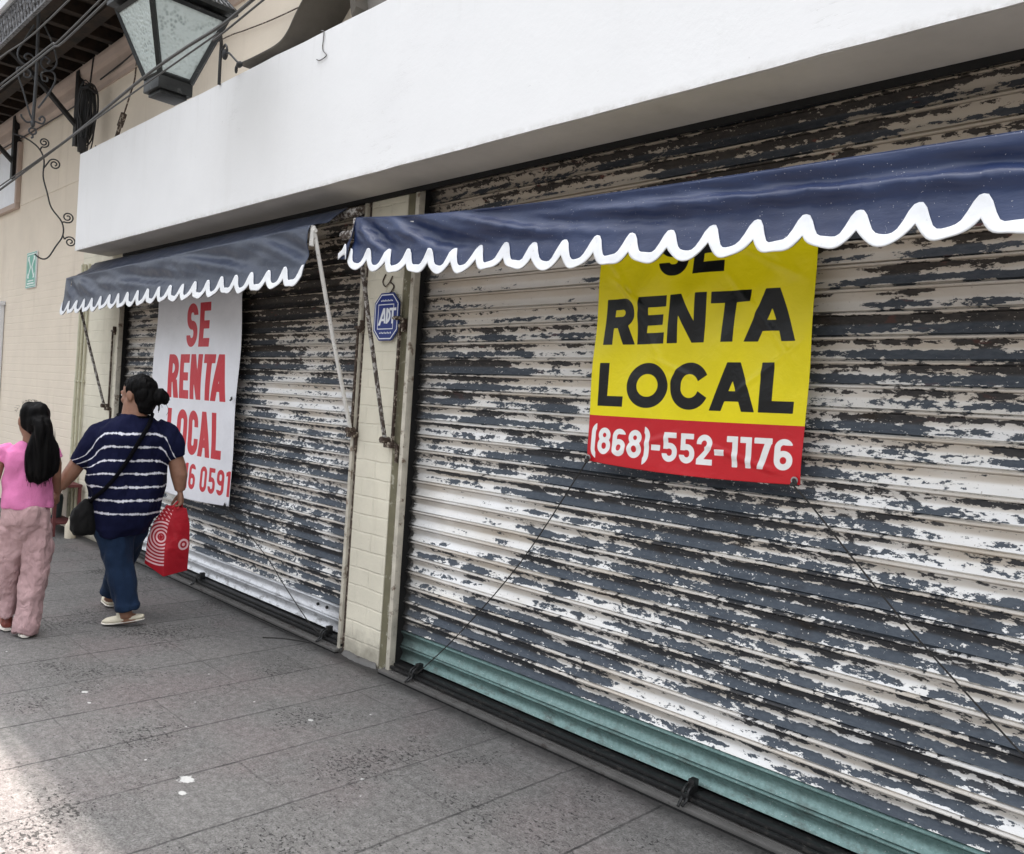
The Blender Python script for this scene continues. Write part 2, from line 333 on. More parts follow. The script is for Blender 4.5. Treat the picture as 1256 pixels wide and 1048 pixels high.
    M['hair'] = mat_hair(); M['skin'] = mat_skin()
    M['eye'] = plain('eye_white', (.6, .58, .55), .3, .05, 30, 0)
    M['iris'] = plain('dark_iris', (.01, .008, .007), .2, .05, 30, 0)
    M['lip'] = plain('lips', (.33, .10, .085), .45, .1, 30, 0)
    M['bluegrey'] = plain('blue_grey_plastic', (.05, .075, .085), .5, .2, 12, .1)
    M['redwood'] = plain('dull_red_wood', (.13, .035, .035), .7, .25, 12, .3)
    M['creamwood'] = plain('cream_wood', (.62, .55, .43), .7, .12, 12, .2)
    M['window'] = plain('white_shutter_board', (.80, .81, .83), .5, .05, 10, .1)
    M['conduit'] = plain('painted_conduit', (.56, .54, .40), .6, .1, 12, .1, c2=(.33, .31, .22), thr=(.58, .7))

# ------------------------------------------------------------------ mesh helpers
def newbm(): return bmesh.new()
def box(bm, x0, x1, y0, y1, z0, z1, bev=0.0):
    r = bmesh.ops.create_cube(bm, size=1.0)
    bmesh.ops.scale(bm, vec=(x1-x0, y1-y0, z1-z0), verts=r['verts'])
    bmesh.ops.translate(bm, vec=((x0+x1)/2, (y0+y1)/2, (z0+z1)/2), verts=r['verts'])
    if bev:
        es = list({e for v in r['verts'] for e in v.link_edges})
        bmesh.ops.bevel(bm, geom=es, offset=bev, segments=2, affect='EDGES', profile=.6)
def frames(P):
    P = [Vector(p) for p in P]; n = len(P); T = []
    for i in range(n):
        a = P[max(0, i-1)]; b = P[min(n-1, i+1)]; d = (b-a); T.append(d.normalized() if d.length > 1e-9 else Vector((0, 0, 1)))
    up = Vector((0, 0, 1)) if abs(T[0].z) < .9 else Vector((1, 0, 0))
    U = [(up - T[0]*up.dot(T[0])).normalized()]
    for i in range(1, n):
        u = U[-1] - T[i]*U[-1].dot(T[i]); U.append(u.normalized())
    return P, T, U
def tube(bm, P, rad, n=8, cap=True, flat=1.0):
    P, T, U = frames(P); rings = []
    if not hasattr(rad, '__len__'): rad = [rad]*len(P)
    for p, t, u, r in zip(P, T, U, rad):
        w = t.cross(u)
        rings.append([bm.verts.new(p + u*(math.cos(2*math.pi*k/n)*r*flat) + w*(math.sin(2*math.pi*k/n)*r)) for k in range(n)])
    for a, b in zip(rings[:-1], rings[1:]):
        for k in range(n): bm.faces.new((a[k], a[(k+1) % n], b[(k+1) % n], b[k]))
    if cap:
        bm.faces.new(rings[0][::-1]); bm.faces.new(rings[-1])
    return rings
def smoothpath(P, sub=6):
    P = [Vector(p) for p in P]; out = []
    for i in range(len(P)-1):
        p0 = P[max(0, i-1)]; p1 = P[i]; p2 = P[i+1]; p3 = P[min(len(P)-1, i+2)]
        for s in range(sub):
            t = s/sub
            out.append(.5*((2*p1)+(p2-p0)*t+(2*p0-5*p1+4*p2-p3)*t*t+(3*p1-p0-3*p2+p3)*t**3))
    out.append(P[-1]); return out
def loft(bm, rows, n=28):
    """rows: (ca, cb, z, ra, rb, yaw[, tilt]) elliptical rings stacked upwards, closed at both ends"""
    rings = []
    for r in rows:
        ca, cb, z, ra, rb = r[:5]; yaw = r[5] if len(r) > 5 else 0.0; ti = r[6] if len(r) > 6 else 0.0
        ring = []
        for k in range(n):
            th = 2*math.pi*k/n; ex = math.copysign(abs(math.cos(th))**.9, math.cos(th)); ey = math.copysign(abs(math.sin(th))**.9, math.sin(th))
            px, py = ra*ex, rb*ey
            ring.append(bm.verts.new((ca+px*math.cos(yaw)-py*math.sin(yaw), cb+px*math.sin(yaw)+py*math.cos(yaw), z+ti*ex)))
        rings.append(ring)
    for a, b in zip(rings[:-1], rings[1:]):
        for k in range(n): bm.faces.new((a[k], a[(k+1) % n], b[(k+1) % n], b[k]))
    bm.faces.new(rings[0][::-1]); bm.faces.new(rings[-1])
def ell(bm, c, r, rot=None, seg=20):
    q = bmesh.ops.create_uvsphere(bm, u_segments=seg, v_segments=seg*2//3, radius=1.0)
    m = Matrix.Translation(c) @ (rot.to_4x4() if rot is not None else Matrix.Identity(4)) @ Matrix.Diagonal((*r, 1))
    bmesh.ops.transform(bm, matrix=m, verts=q['verts'])
def prism(bm, pts, axis, a0, a1):
    """polygon pts (2D) extruded along axis 'x','y' or 'z' from a0 to a1"""
    def v(p, a): return {'x': (a, p[0], p[1]), 'y': (p[0], a, p[1]), 'z': (p[0], p[1], a)}[axis]
    A = [bm.verts.new(v(p, a0)) for p in pts]; B = [bm.verts.new(v(p, a1)) for p in pts]; n = len(pts)
    bm.faces.new(A); bm.faces.new(B[::-1])
    for k in range(n): bm.faces.new((A[k], B[k], B[(k+1) % n], A[(k+1) % n]))
def grid(bm, F, nu, nv):
    V = [[bm.verts.new(F(i/nu, j/nv)) for i in range(nu+1)] for j in range(nv+1)]
    for j in range(nv):
        for i in range(nu): bm.faces.new((V[j][i], V[j][i+1], V[j+1][i+1], V[j+1][i]))
    return V
def obj(name, bm, mat, parent=None, smooth=True, angle=40):
    me = bpy.data.meshes.new(name)
    if isinstance(bm, bmesh.types.BMesh):
        bmesh.ops.recalc_face_normals(bm, faces=bm.faces); bm.to_mesh(me); bm.free()
    else: me = bm
    o = bpy.data.objects.new(name, me); COL.objects.link(o)
    me.materials.clear()
    for m in (mat if isinstance(mat, list) else [mat]): me.materials.append(m)
    if smooth:
        me.polygons.foreach_set('use_smooth', [True]*len(me.polygons))
        if angle < 180:
            try: me.set_sharp_from_angle(angle=R(angle))
            except Exception: pass
    if parent is not None: o.parent = parent
    return o
def thing(name, label, cat, loc=(0, 0, 0), rz=0.0, group=None):
    o = bpy.data.objects.new(name, None); COL.objects.link(o); o.empty_display_size = .1
    o.location = loc; o.rotation_euler = (0, 0, rz); tag(o, label, cat, group); return o
def tag(o, label, cat, group=None):
    o['label'] = label; o['category'] = cat
    if group: o['group'] = group
    return o
def struct(o): o['kind'] = 'structure'; return o
def fused(name, bm, mat, parent, voxel=.008, it=3, post=None):
    """one continuous skin grown round the overlapping volumes in bm"""
    bmesh.ops.recalc_face_normals(bm, faces=bm.faces)
    me = bpy.data.meshes.new('tmp'); bm.to_mesh(me); bm.free()
    o = bpy.data.objects.new('tmp', me); COL.objects.link(o)
    m = o.modifiers.new('r', 'REMESH'); m.mode = 'VOXEL'; m.voxel_size = voxel; m.adaptivity = 0
    s = o.modifiers.new('s', 'SMOOTH'); s.factor = .5; s.iterations = it
    dg = bpy.context.evaluated_depsgraph_get(); dg.update()
    out = bpy.data.meshes.new_from_object(o.evaluated_get(dg)); out.name = name
    bpy.data.objects.remove(o, do_unlink=True); bpy.data.meshes.remove(me)
    if post: post(out)
    return obj(name, out, mat, parent, True, 180)
def set_attr(me, name, arr):
    a = me.attributes.new(name, 'FLOAT', 'POINT'); a.data.foreach_set('value', np.asarray(arr, dtype=np.float32))
def coords(me):
    c = np.empty(len(me.vertices)*3, dtype=np.float32); me.vertices.foreach_get('co', c); return c.reshape(-1, 3)
def numgrid(name, X, Y, Z):
    """mesh from 2D coordinate arrays"""
    nv, nu = X.shape; v = np.stack([X, Y, Z], -1).reshape(-1, 3)
    idx = np.arange(nv*nu).reshape(nv, nu)
    q = np.stack([idx[:-1, :-1], idx[:-1, 1:], idx[1:, 1:], idx[1:, :-1]], -1).reshape(-1, 4)
    me = bpy.data.meshes.new(name); me.from_pydata(v.tolist(), [], q.tolist()); me.update(); return me

# ------------------------------------------------------------------ lettering as distance fields
def dbox(x, y, x0, y0, x1, y1):
    return np.maximum(np.maximum(x0-x, x-x1), np.maximum(y0-y, y-y1))
def dpoly(x, y, pts):
    d = np.full_like(x, -1e9); n = len(pts)
    ar = sum(pts[i][0]*pts[(i+1) % n][1]-pts[(i+1) % n][0]*pts[i][1] for i in range(n))
    if ar < 0: pts = pts[::-1]
    for i in range(n):
        (ax, ay), (bx, by) = pts[i], pts[(i+1) % n]; L = math.hypot(bx-ax, by-ay)
        d = np.maximum(d, ((x-ax)*(by-ay)-(y-ay)*(bx-ax))/L)
    return d
def dring(x, y, x0, y0, x1, y1, t, r=None):
    """rounded-rectangle ring whose OUTSIDE is x0..x1, y0..y1, stroke t"""
    cx, cy = (x0+x1)/2, (y0+y1)/2; hx, hy = (x1-x0)/2-t/2, (y1-y0)/2-t/2
    r = min(hx, hy) if r is None else min(r, hx, hy)
    qx, qy = np.abs(x-cx)-hx+r, np.abs(y-cy)-hy+r
    d = np.hypot(np.maximum(qx, 0), np.maximum(qy, 0))+np.minimum(np.maximum(qx, qy), 0)-r
    return np.abs(d)-t/2
def sub(a, b): return np.maximum(a, -b)
def U(*a):
    d = a[0]
    for q in a[1:]: d = np.minimum(d, q)
    return d
def glyph(ch, x, y, w, t):
    B = lambda *a: dbox(x, y, *a); P = lambda *p: dpoly(x, y, list(p)); O = lambda *a, **k: dring(x, y, *a, t, **k)
    big = 9
    if ch == 'E': return U(B(0, 0, t, 1), B(0, 0, w, t*.95), B(0, 1-t*.95, w, 1), B(0, .5-t*.45, w*.92, .5+t*.45))
    if ch == 'L': return U(B(0, 0, t, 1), B(0, 0, w, t*.95))
    if ch == 'T': return U(B(0, 1-t*.95, w, 1), B(w/2-t/2, 0, w/2+t/2, 1))
    if ch == 'N': return U(B(0, 0, t, 1), B(w-t, 0, w, 1), P((0, 1), (t*1.12, 1), (w, 0), (w-t*1.12, 0)))
    if ch == 'R':
        bowl = sub(O(t-w, .36, w, 1, r=.32), B(-big, -big, t*.5, big))
        return U(B(0, 0, t, 1), bowl, P((w*.42, .42), (w*.42+t*1.15, .42), (w*1.03, 0), (w*1.03-t*1.15, 0)))
    if ch == 'A':
        s = t*1.06
        return U(P((0, 0), (s, 0), (w/2+s*.5, 1), (w/2-s*.5, 1)), P((w, 0), (w-s, 0), (w/2-s*.5, 1), (w/2+s*.5, 1)), B(w*.2, .2, w*.8, .2+t*.85))
    if ch in 'O0': return O(0, 0, w, 1)
    if ch == 'C': return sub(O(0, 0, w, 1), P((w*.55, .5), (w*1.4, .5+.26*(1+w)), (w*1.4, .5-.26*(1+w)))) if w > .6 else sub(O(0, 0, w, 1), B(w*.5, .37, big, .63))
    if ch == 'D': return U(B(0, 0, t, 1), sub(O(-w, 0, w, 1, r=.42), B(-big, -big, 0, big)))
    if ch == 'S':
        m = .5; a = O(0, m-t/2, w, 1); b = O(0, 0, w, m+t/2)
        return U(sub(a, B(w/2, -big, big, (1+m)/2-t*.1)), sub(b, B(-big, m/2+t*.1, w/2, big)))
    if ch == '1': return U(B(w-t, 0, w, 1), P((w-t*.5, 1), (w-t*.5, 1-t), (0, 1-t*1.25), (0, 1-t*.35)) if w < .4 else B(0, 1-t, w, 1))
    if ch == '2':
        h = .60
        return U(sub(O(0, 1-h, w, 1), B(-big, -big, w*.5, 1-h*.55)) , P((0, t*.9), (t*1.35, t*.9), (w*.98, 1-h*.72), (w*.98-t*1.2, 1-h*.78)), B(0, 0, w, t*.95)) if True else None
    if ch == '5':
        h = .64
        return U(sub(O(0, 0, w, h), B(-big, h*.42, w*.45, big)), B(w*.08, 1-t*.95, w*.93, 1), B(w*.08, h-t*1.1, w*.08+t*.95, 1), B(w*.08, h-t, w*.5, h))
    if ch in '69':
        if ch == '9': x, y = w-x, 1-y; O = lambda *a, **k: dring(x, y, *a, t, **k); B = lambda *a: dbox(x, y, *a)
        return U(O(0, 0, w, .62), sub(sub(O(0, 0, w, 1), B(w*.42, -big, big, .80)), B(-big, -big, big, .3)))
    if ch == '8': return U(O(w*.04, .45-t*.05, w*.96, 1), O(0, 0, w, .45+t*.95))
    if ch == '7': return U(B(0, 1-t*.95, w, 1), P((w*.2, 0), (w*.2+t*1.1, 0), (w, 1-t*.5), (w-t*1.15, 1-t*.5)))
    if ch == '(': return sub(dring(x, y, 0, -.22, w*3.2, 1.18, t), B(w, -big, big, big))
    if ch == ')': return sub(dring(x, y, -2.2*w, -.22, w, 1.18, t), B(-big, -big, 0, big))
    if ch == '-': return B(0, .34, w, .34+t)
    return np.full_like(x, 9.0)
KERN = {'TA': -.16, 'CA': -.05, 'RE': -.01, 'AL': .0}
def text(x, z, s, x0, z0, h, widths, t, gap, slant=0.0):
    """letters of cap height h starting at x0,z0; widths: per-letter width (of h)"""
    d = np.full_like(x, 9.0); cur = x0
    for i, ch in enumerate(s):
        if ch == ' ': cur += h*widths.get(' ', .3); continue
        w = widths.get(ch, widths['*']); lx, lz = (x-cur)/h, (z-z0)/h
        d = np.minimum(d, glyph(ch, lx-slant*lz, lz, w, t)*h); cur += h*(w+gap+KERN.get(s[i:i+2], 0))
    return d
def textw(s, h, widths, gap): return h*(sum(widths.get(c, widths['*'])+gap if c != ' ' else widths.get(' ', .3) for c in s)-gap+sum(KERN.get(s[i:i+2], 0) for i in range(len(s))))

# ------------------------------------------------------------------ setting
def build_ground():
    bm = newbm(); prism(bm, [(-3000, -3000), (3000, -3000), (3000, 3000), (-3000, 3000)], 'z', -.30, -.145); struct(obj('ground', bm, M['asphalt'], smooth=False))
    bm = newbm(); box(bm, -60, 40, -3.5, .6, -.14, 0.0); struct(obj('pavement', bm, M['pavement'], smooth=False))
    bm = newbm(); box(bm, -60, 40, -3.66, -3.504, -.14, .004, .012); struct(obj('kerb', bm, M['kerb']))

def build_shop():
    b = thing('shop_building', 'closed shop front with cream brick pillar, white overhanging canopy and two rolling shutters', 'building')
    # brick pillar between the shutters: chipped foot, faces street
    bm = newbm(); box(bm, -4.40, -4.03, 0, .5, .0, 3.0, .012)
    for v in bm.verts:
        if v.co.z < .02 and v.co.y < .1: v.co.z = -.01
    obj('pillar', bm, M['cream_pillar'], b)
    bm = newbm(); loft(bm, [(-4.215, -.012, -.004, .19, .030), (-4.215, -.008, .012, .178, .020), (-4.215, -.002, .026, .168, .010)], 40)
    for v in bm.verts: v.co += mn.noise_vector(v.co*38)*.012
    obj('mortar_toe', bm, M['rail'], b)
    bm = newbm(); box(bm, -9.72, -8.58, 0, .5, 0, 3.0, .01); obj('pilaster', bm, M['cream_pillar'], b)
    bm = newbm(); box(bm, -9.72, -8.58, -.02, -.001, 0, .10, .006); box(bm, -9.72, -9.69, -.014, -.001, .1, 2.86); obj('skirting', bm, M['cream_pillar'], b)
    # guide channels: the bright flange, the olive return and the black slot
    def guide(x0, x1, xs0, xs1, mf, ms, dark):
        bm = newbm(); box(bm, x0, x1, -.014, .03, 0.0, 2.95, .004); g = obj('guide_rail', bm, mf, b)
        bm = newbm(); box(bm, xs0, xs1, .006, .05, 0.0, 2.95); obj('guide_groove', bm, ms, g)
        bm = newbm(); box(bm, dark[0], dark[1], .031, .2, 0, 2.95); obj('guide_slot', bm, M['grime_shade'], g)
    guide(-3.940, -3.905, -4.029, -3.941, M['cream_strip'], M['olive'], (-3.939, -3.908))
    guide(-4.455, -4.425, -4.424, -4.401, M['cream_strip'], M['rust'], (-4.45, -4.43))
    guide(-8.555, -8.535, -8.579, -8.556, M['cream_strip'], M['cream_pillar'], (-8.554, -8.537))
    # each slat row ends near black beside the slot
    # canopy (white fascia box with grey soffit)
    bm = newbm()
    n = 60
    zs = [2.862+.004*mn.noise((i*.7, 3, 1)) for i in range(n+1)]; zt = [3.80+.006*mn.noise((i*.5, 9, 1)) for i in range(n+1)]
    V = []
    for i in range(n+1):
        x = -8.86+(1.9+8.86)*i/n
        V.append([bm.verts.new(p) for p in ((x, -.35, zs[i]), (x, -.35, zt[i]), (x, .02, zt[i]), (x, .02, zs[i]+.02), (x, -.335, zs[i]+.02))])
    for i in range(n):
        for k in range(5): bm.faces.new((V[i][k], V[i][(k+1) % 5], V[i+1][(k+1) % 5], V[i+1][k]))
    bm.faces.new(V[0]); bm.faces.new(V[-1][::-1])
    obj('canopy', bm, M['white'], b, angle=30)
    bm = newbm(); box(bm, -8.855, 1.89, -.334, -.03, 2.862, 2.879); so = obj('soffit', bm, M['soffit'], b)
    bm = newbm(); box(bm, -8.5, 1.89, -.028, -.01, 2.835, 3.0); box(bm, -8.5, 1.89, .30, .33, 2.6, 3.2)
    obj('shutter_housing_shade', bm, M['grime_shade'], b)  # black colour stands in for shade in the cavity above the shutters
    # upper floors above and behind the canopy
    bm = newbm(); box(bm, -60, 6, .0, 6.0, 3.802, 8.02); obj('upper_wall', bm, M['wall'], b, smooth=False)
    bm = newbm(); box(bm, -8.5, 6, .34, 6.0, 0, 3.80); obj('inner_wall', bm, M['grime_shade'], b, smooth=False)
    bm = newbm(); box(bm, -60, 6, -.02, 6.0, 8.021, 8.12); obj('parapet', bm, M['cornice'], b, smooth=False)
    # wavy concrete hood above the canopy
    prof = [(-5.70, 3.905), (-5.55, 3.897), (-5.34, 3.895), (-5.20, 3.898), (-5.10, 3.915), (-5.02, 3.96), (-4.95, 4.03), (-4.84, 4.12), (-4.72, 4.20), (-4.55, 4.22), (-4.42, 4.17), (-4.33, 4.03), (-4.30, 3.90), (-4.28, 3.84)]
    P = [Vector((p[0], 0, p[1])) for p in prof]; P = smoothpath(P, 3)
    up = [(p.x, p.z+(.012 if i < len(P)*.75 else .05)) for i, p in enumerate(P)]; lo = [(p.x, p.z) for p in P]
    bm = newbm(); n = len(P); ya, yb = -.31, -.001
    A = [[bm.verts.new((q[0], y, q[1])) for q in lo] for y in (ya, yb)]; B = [[bm.verts.new((q[0]+.04*(1 if i > n*.7 else 0), y, q[1])) for i, q in enumerate(up)] for y in (ya, yb)]
    for i in range(n-1):
        for q in ((A[0][i], A[0][i+1], A[1][i+1], A[1][i]), (B[0][i], B[1][i], B[1][i+1], B[0][i+1]), (A[0][i], B[0][i], B[0][i+1], A[0][i+1]), (A[1][i], A[1][i+1], B[1][i+1], B[1][i])): bm.faces.new(q)
    for i in (0, n-1): bm.faces.new((A[0][i], A[1][i], B[1][i], B[0][i]))
    h = obj('concrete_hood', bm, M['hood'], b); h['label'] = 'dark curved concrete hood rising above the white canopy'
    bm = newbm(); box(bm, -4.27, -1.5, -.22, -.001, 3.80, 4.9); obj('hood_wall', bm, M['greydark'], b)
    bm = newbm(); tube(bm, smoothpath([(-4.535, -.355, 3.812), (-4.496, -.358, 3.789), (-4.503, -.356, 3.693), (-4.452, -.358, 3.642), (-4.523, -.357, 3.63), (-4.561, -.358, 3.644)], 5), .003, 6); obj('stray_wire', bm, M['rail'], b)
    # loops of wire on the pillar above the alarm sign
    bm = newbm(); tube(bm, smoothpath([(-4.20, -.006, 2.375), (-4.225, -.006, 2.33), (-4.19, -.008, 2.30), (-4.15, -.006, 2.33), (-4.13, -.006, 2.36)], 5), .004, 5)
    tube(bm, smoothpath([(-4.15, -.006, 2.325), (-4.11, -.006, 2.30), (-4.13, -.008, 2.265), (-4.165, -.006, 2.25), (-4.17, -.006, 2.215), (-4.135, -.006, 2.195), (-4.11, -.006, 2.225), (-4.135, -.006, 2.26)], 5), .0045, 5)
    obj('wire_loop', bm, M['rust'], b)
    # conduits at the left edge of the pilaster
    for x0, x1, r in ((-9.66, -9.69, .018), (-9.575, -9.585, .014), (-9.46, -9.47, .012)):
        bm = newbm(); tube(bm, [(x0, -.018, 2.84), (x0, -.016, 1.9), ((x0+x1)/2, -.02, 1.2), (x1, -.016, .1)], r, 8); 
        for z in (2.5, 1.6, .8): box(bm, x0-r-.012, x0+r+.012, -.034, -.001, z-.008, z+.008)
        obj('conduit', bm, M['conduit'], b)
    def shutter(x0, x1, ms, mb, seed, label):
        prof = [(0, .006), (.03, .004), (.05, -.007), (.12, -.004), (.24, .003), (.36, .008), (.46, .0095), (.56, .007), (.68, .001), (.78, -.006), (.80, -.007), (.815, -.001), (.83, -.002), (.845, -.011), (.88, -.014), (.92, -.014), (.955, -.010), (.97, .002), (1, .006)]
        yb = .075; nx = max(24, int((x1-x0)/.09))
        def curtain(name, k0, k1, z0, mat, par):
            rows = []
            for k in range(k0, k1):
                off = (mn.noise((k*3.3, seed, 0))*.003)
                for v, dy in prof[:-1] if k < k1-1 else prof: rows.append((z0+(k+v)*.09, yb+dy+off, k))
            xs = np.linspace(x0, x1, nx+1); X = np.tile(xs, (len(rows), 1)); Y = np.zeros_like(X); Z = np.zeros_like(X)
            for j, (z, y, k) in enumerate(rows):
                for i, x in enumerate(xs):
                    Y[j, i] = y+.004*mn.noise((x*1.3, k*.35, seed))+.0016*mn.noise((x*5, k*4.1, seed+4))
                    Z[j, i] = z+.0035*mn.noise((x*.9, k*.5, seed+8))
            me = numgrid(name, X, Y, Z)
            return obj(name, me, mat, par, True, 35)
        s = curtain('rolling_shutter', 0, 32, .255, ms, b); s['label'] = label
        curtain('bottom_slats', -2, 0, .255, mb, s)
        bm = newbm(); box(bm, x0-.01, x1, .02, .10, .030, .066, .006); box(bm, x0-.01, x1, -.008, .012, .036, .054, .005); obj('bottom_rail', bm, M['blackmetal'], s)
        bm = newbm(); box(bm, x0-.03, x1, -.052, -.013, .008, .026, .004); box(bm, x0-.03, x1, -.013, .10, .0, .028); t_ = obj('threshold', bm, M['rail'], s)
        bm = newbm(); box(bm, x0-.03, x1, -.052, -.02, .0, .0075); obj('threshold_shadow', bm, M['grime_shade'], s)  # dark strip modelled as the shadow below the threshold
        return s
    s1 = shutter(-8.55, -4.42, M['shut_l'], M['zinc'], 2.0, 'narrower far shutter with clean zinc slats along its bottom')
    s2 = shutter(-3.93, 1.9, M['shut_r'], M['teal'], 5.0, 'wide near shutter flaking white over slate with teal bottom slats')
    def hasp(x, par, s=1.0):
        bm = newbm(); box(bm, x-.015, x+.015, .012, .05, .06, .118, .003); tube(bm, smoothpath([(x-.012, .01, .10), (x-.012, -.02, .085), (x-.012, -.03, .05), (x-.010, -.06, .025)], 4), .006, 6)
        tube(bm, smoothpath([(x+.012, .01, .10), (x+.012, -.02, .085), (x+.012, -.03, .05), (x+.010, -.06, .032)], 4), .006, 6); box(bm, x-.017, x+.017, -.032, -.012, .05, .072, .005); obj('hasp', bm, M['blackmetal'], par)
    hasp(-1.848, s2); hasp(-6.50, s1); hasp(-4.62, s1); hasp(-3.68, s2)
    for x in (-4.83, -4.72):
        bm = newbm(); tube(bm, [(x, .072, .213), (x, .062, .213)], .011, 10); obj('screw', bm, M['blackmetal'], s1)

def build_neighbour():
    b = thing('brick_building', 'cream painted brick building with wooden balcony and cornice beyond the shop', 'building')
    bm = newbm(); box(bm, -60, -9.725, .004, 6, 0, 3.80); obj('wall', bm, M['wall'], b, smooth=False)
    prof = [(.0, 4.66), (-.02, 4.66), (-.025, 4.70), (-.05, 4.72), (-.05, 4.78), (-.03, 4.80), (-.035, 4.86), (-.07, 4.88), (-.09, 4.94), (-.09, 4.975), (0, 4.975)]
    bm = newbm(); prism(bm, prof, 'x', -40, -3.0); obj('cornice', bm, M['cornice'], b, smooth=False)
    # windows with white boards
    for x0, x1, z0, z1 in ((-14.2, -12.35, 3.84, 4.62), (-14.2, -12.80, 1.2, 2.54)):
        bm = newbm(); box(bm, x0, x1, -.03, -.001, z0, z1); w = obj('window', bm, M['window'], b)
        bm = newbm()
        for q in ((x0-.06, x1+.06, z0-.07, z0-.001), (x1+.001, x1+.07, z0, z1), (x0-.06, x0-.001, z0, z1)): box(bm, q[0], q[1], -.055, -.001, q[2], q[3], .006)
        if z1 < 3: box(bm, x0-.06, x1+.10, -.10, -.001, z1+.001, z1+.05)
        obj('window_frame', bm, M['cornice'] if z1 > 3 else M['window'], w)
    # balcony: planks on joists
    bal = newbm(); XE = -6.35
    for i in range(14): box(bal, -16, XE, -.005-.09*i-.0885, -.005-.09*i, 5.10, 5.135)
    bo = obj('balcony', bal, M['wood'], b, smooth=False); bo['label'] = 'dark timber balcony floor on joists and iron braces'
    x = -15.8; k = 0
    bm = newbm()
    while x < XE-.1:
        box(bm, x, x+.085, -1.22, -.001, 4.985, 5.099); x += .40; k += 1
    obj('joists', bm, M['wood'], bo, smooth=False)
    bm = newbm()
    for y in (-.42, -.80): box(bm, -16, XE, y-.05, y+.05, 4.915, 4.984)
    obj('beams', bm, M['wood'], bo, smooth=False)
    # lattice along the front edge: rows of iron rings
    bm = newbm()
    def ring(cx, cz, r, y, w=.010):
        n = 9; P = [(cx+r*math.cos(2*math.pi*i/n), y, cz+r*math.sin(2*math.pi*i/n)) for i in range(n)]
        P = P+[P[0]]; tube(bm, P, w, 4, cap=False)
    for j, z in enumerate((4.50, 4.575, 4.65)):
        x = -13.0+(.04 if j % 2 else 0)
        while x < -6.4:
            ring(x, z, .042, -1.16); x += .082
    box(bm, -13, -6.4, -1.175, -1.145, 4.44, 4.455); box(bm, -13, -6.4, -1.175, -1.145, 4.695, 4.71)
    for px in (-7.62,):
        for j in range(6):
            for i in range(4): ring(px+.07*i, 4.62+.075*j, .038, -1.16)
    obj('iron_lattice', bm, M['lace'], bo)
    bm = newbm(); box(bm, -14, -7.75, -1.20, -1.15, 4.72, 4.80); obj('white_rail', bm, M['window'], bo)
    bm = newbm(); box(bm, -16, XE, -1.24, -1.19, 5.10, 5.9); obj('balcony_front', bm, M['wood'], bo)
    for bx in (-9.94, -12.38):
        bm = newbm(); box(bm, bx-.05, bx+.05, -.10, -.09, 4.14, 4.95, .004); box(bm, bx-.02, bx+.02, -.09, -.001, 4.14, 4.9)
        tube(bm, [(bx, -.08, 4.36), (bx, -.40, 4.66), (bx, -.75, 4.95)], .032, 6); obj('iron_brace', bm, M['blackiron'], bo)

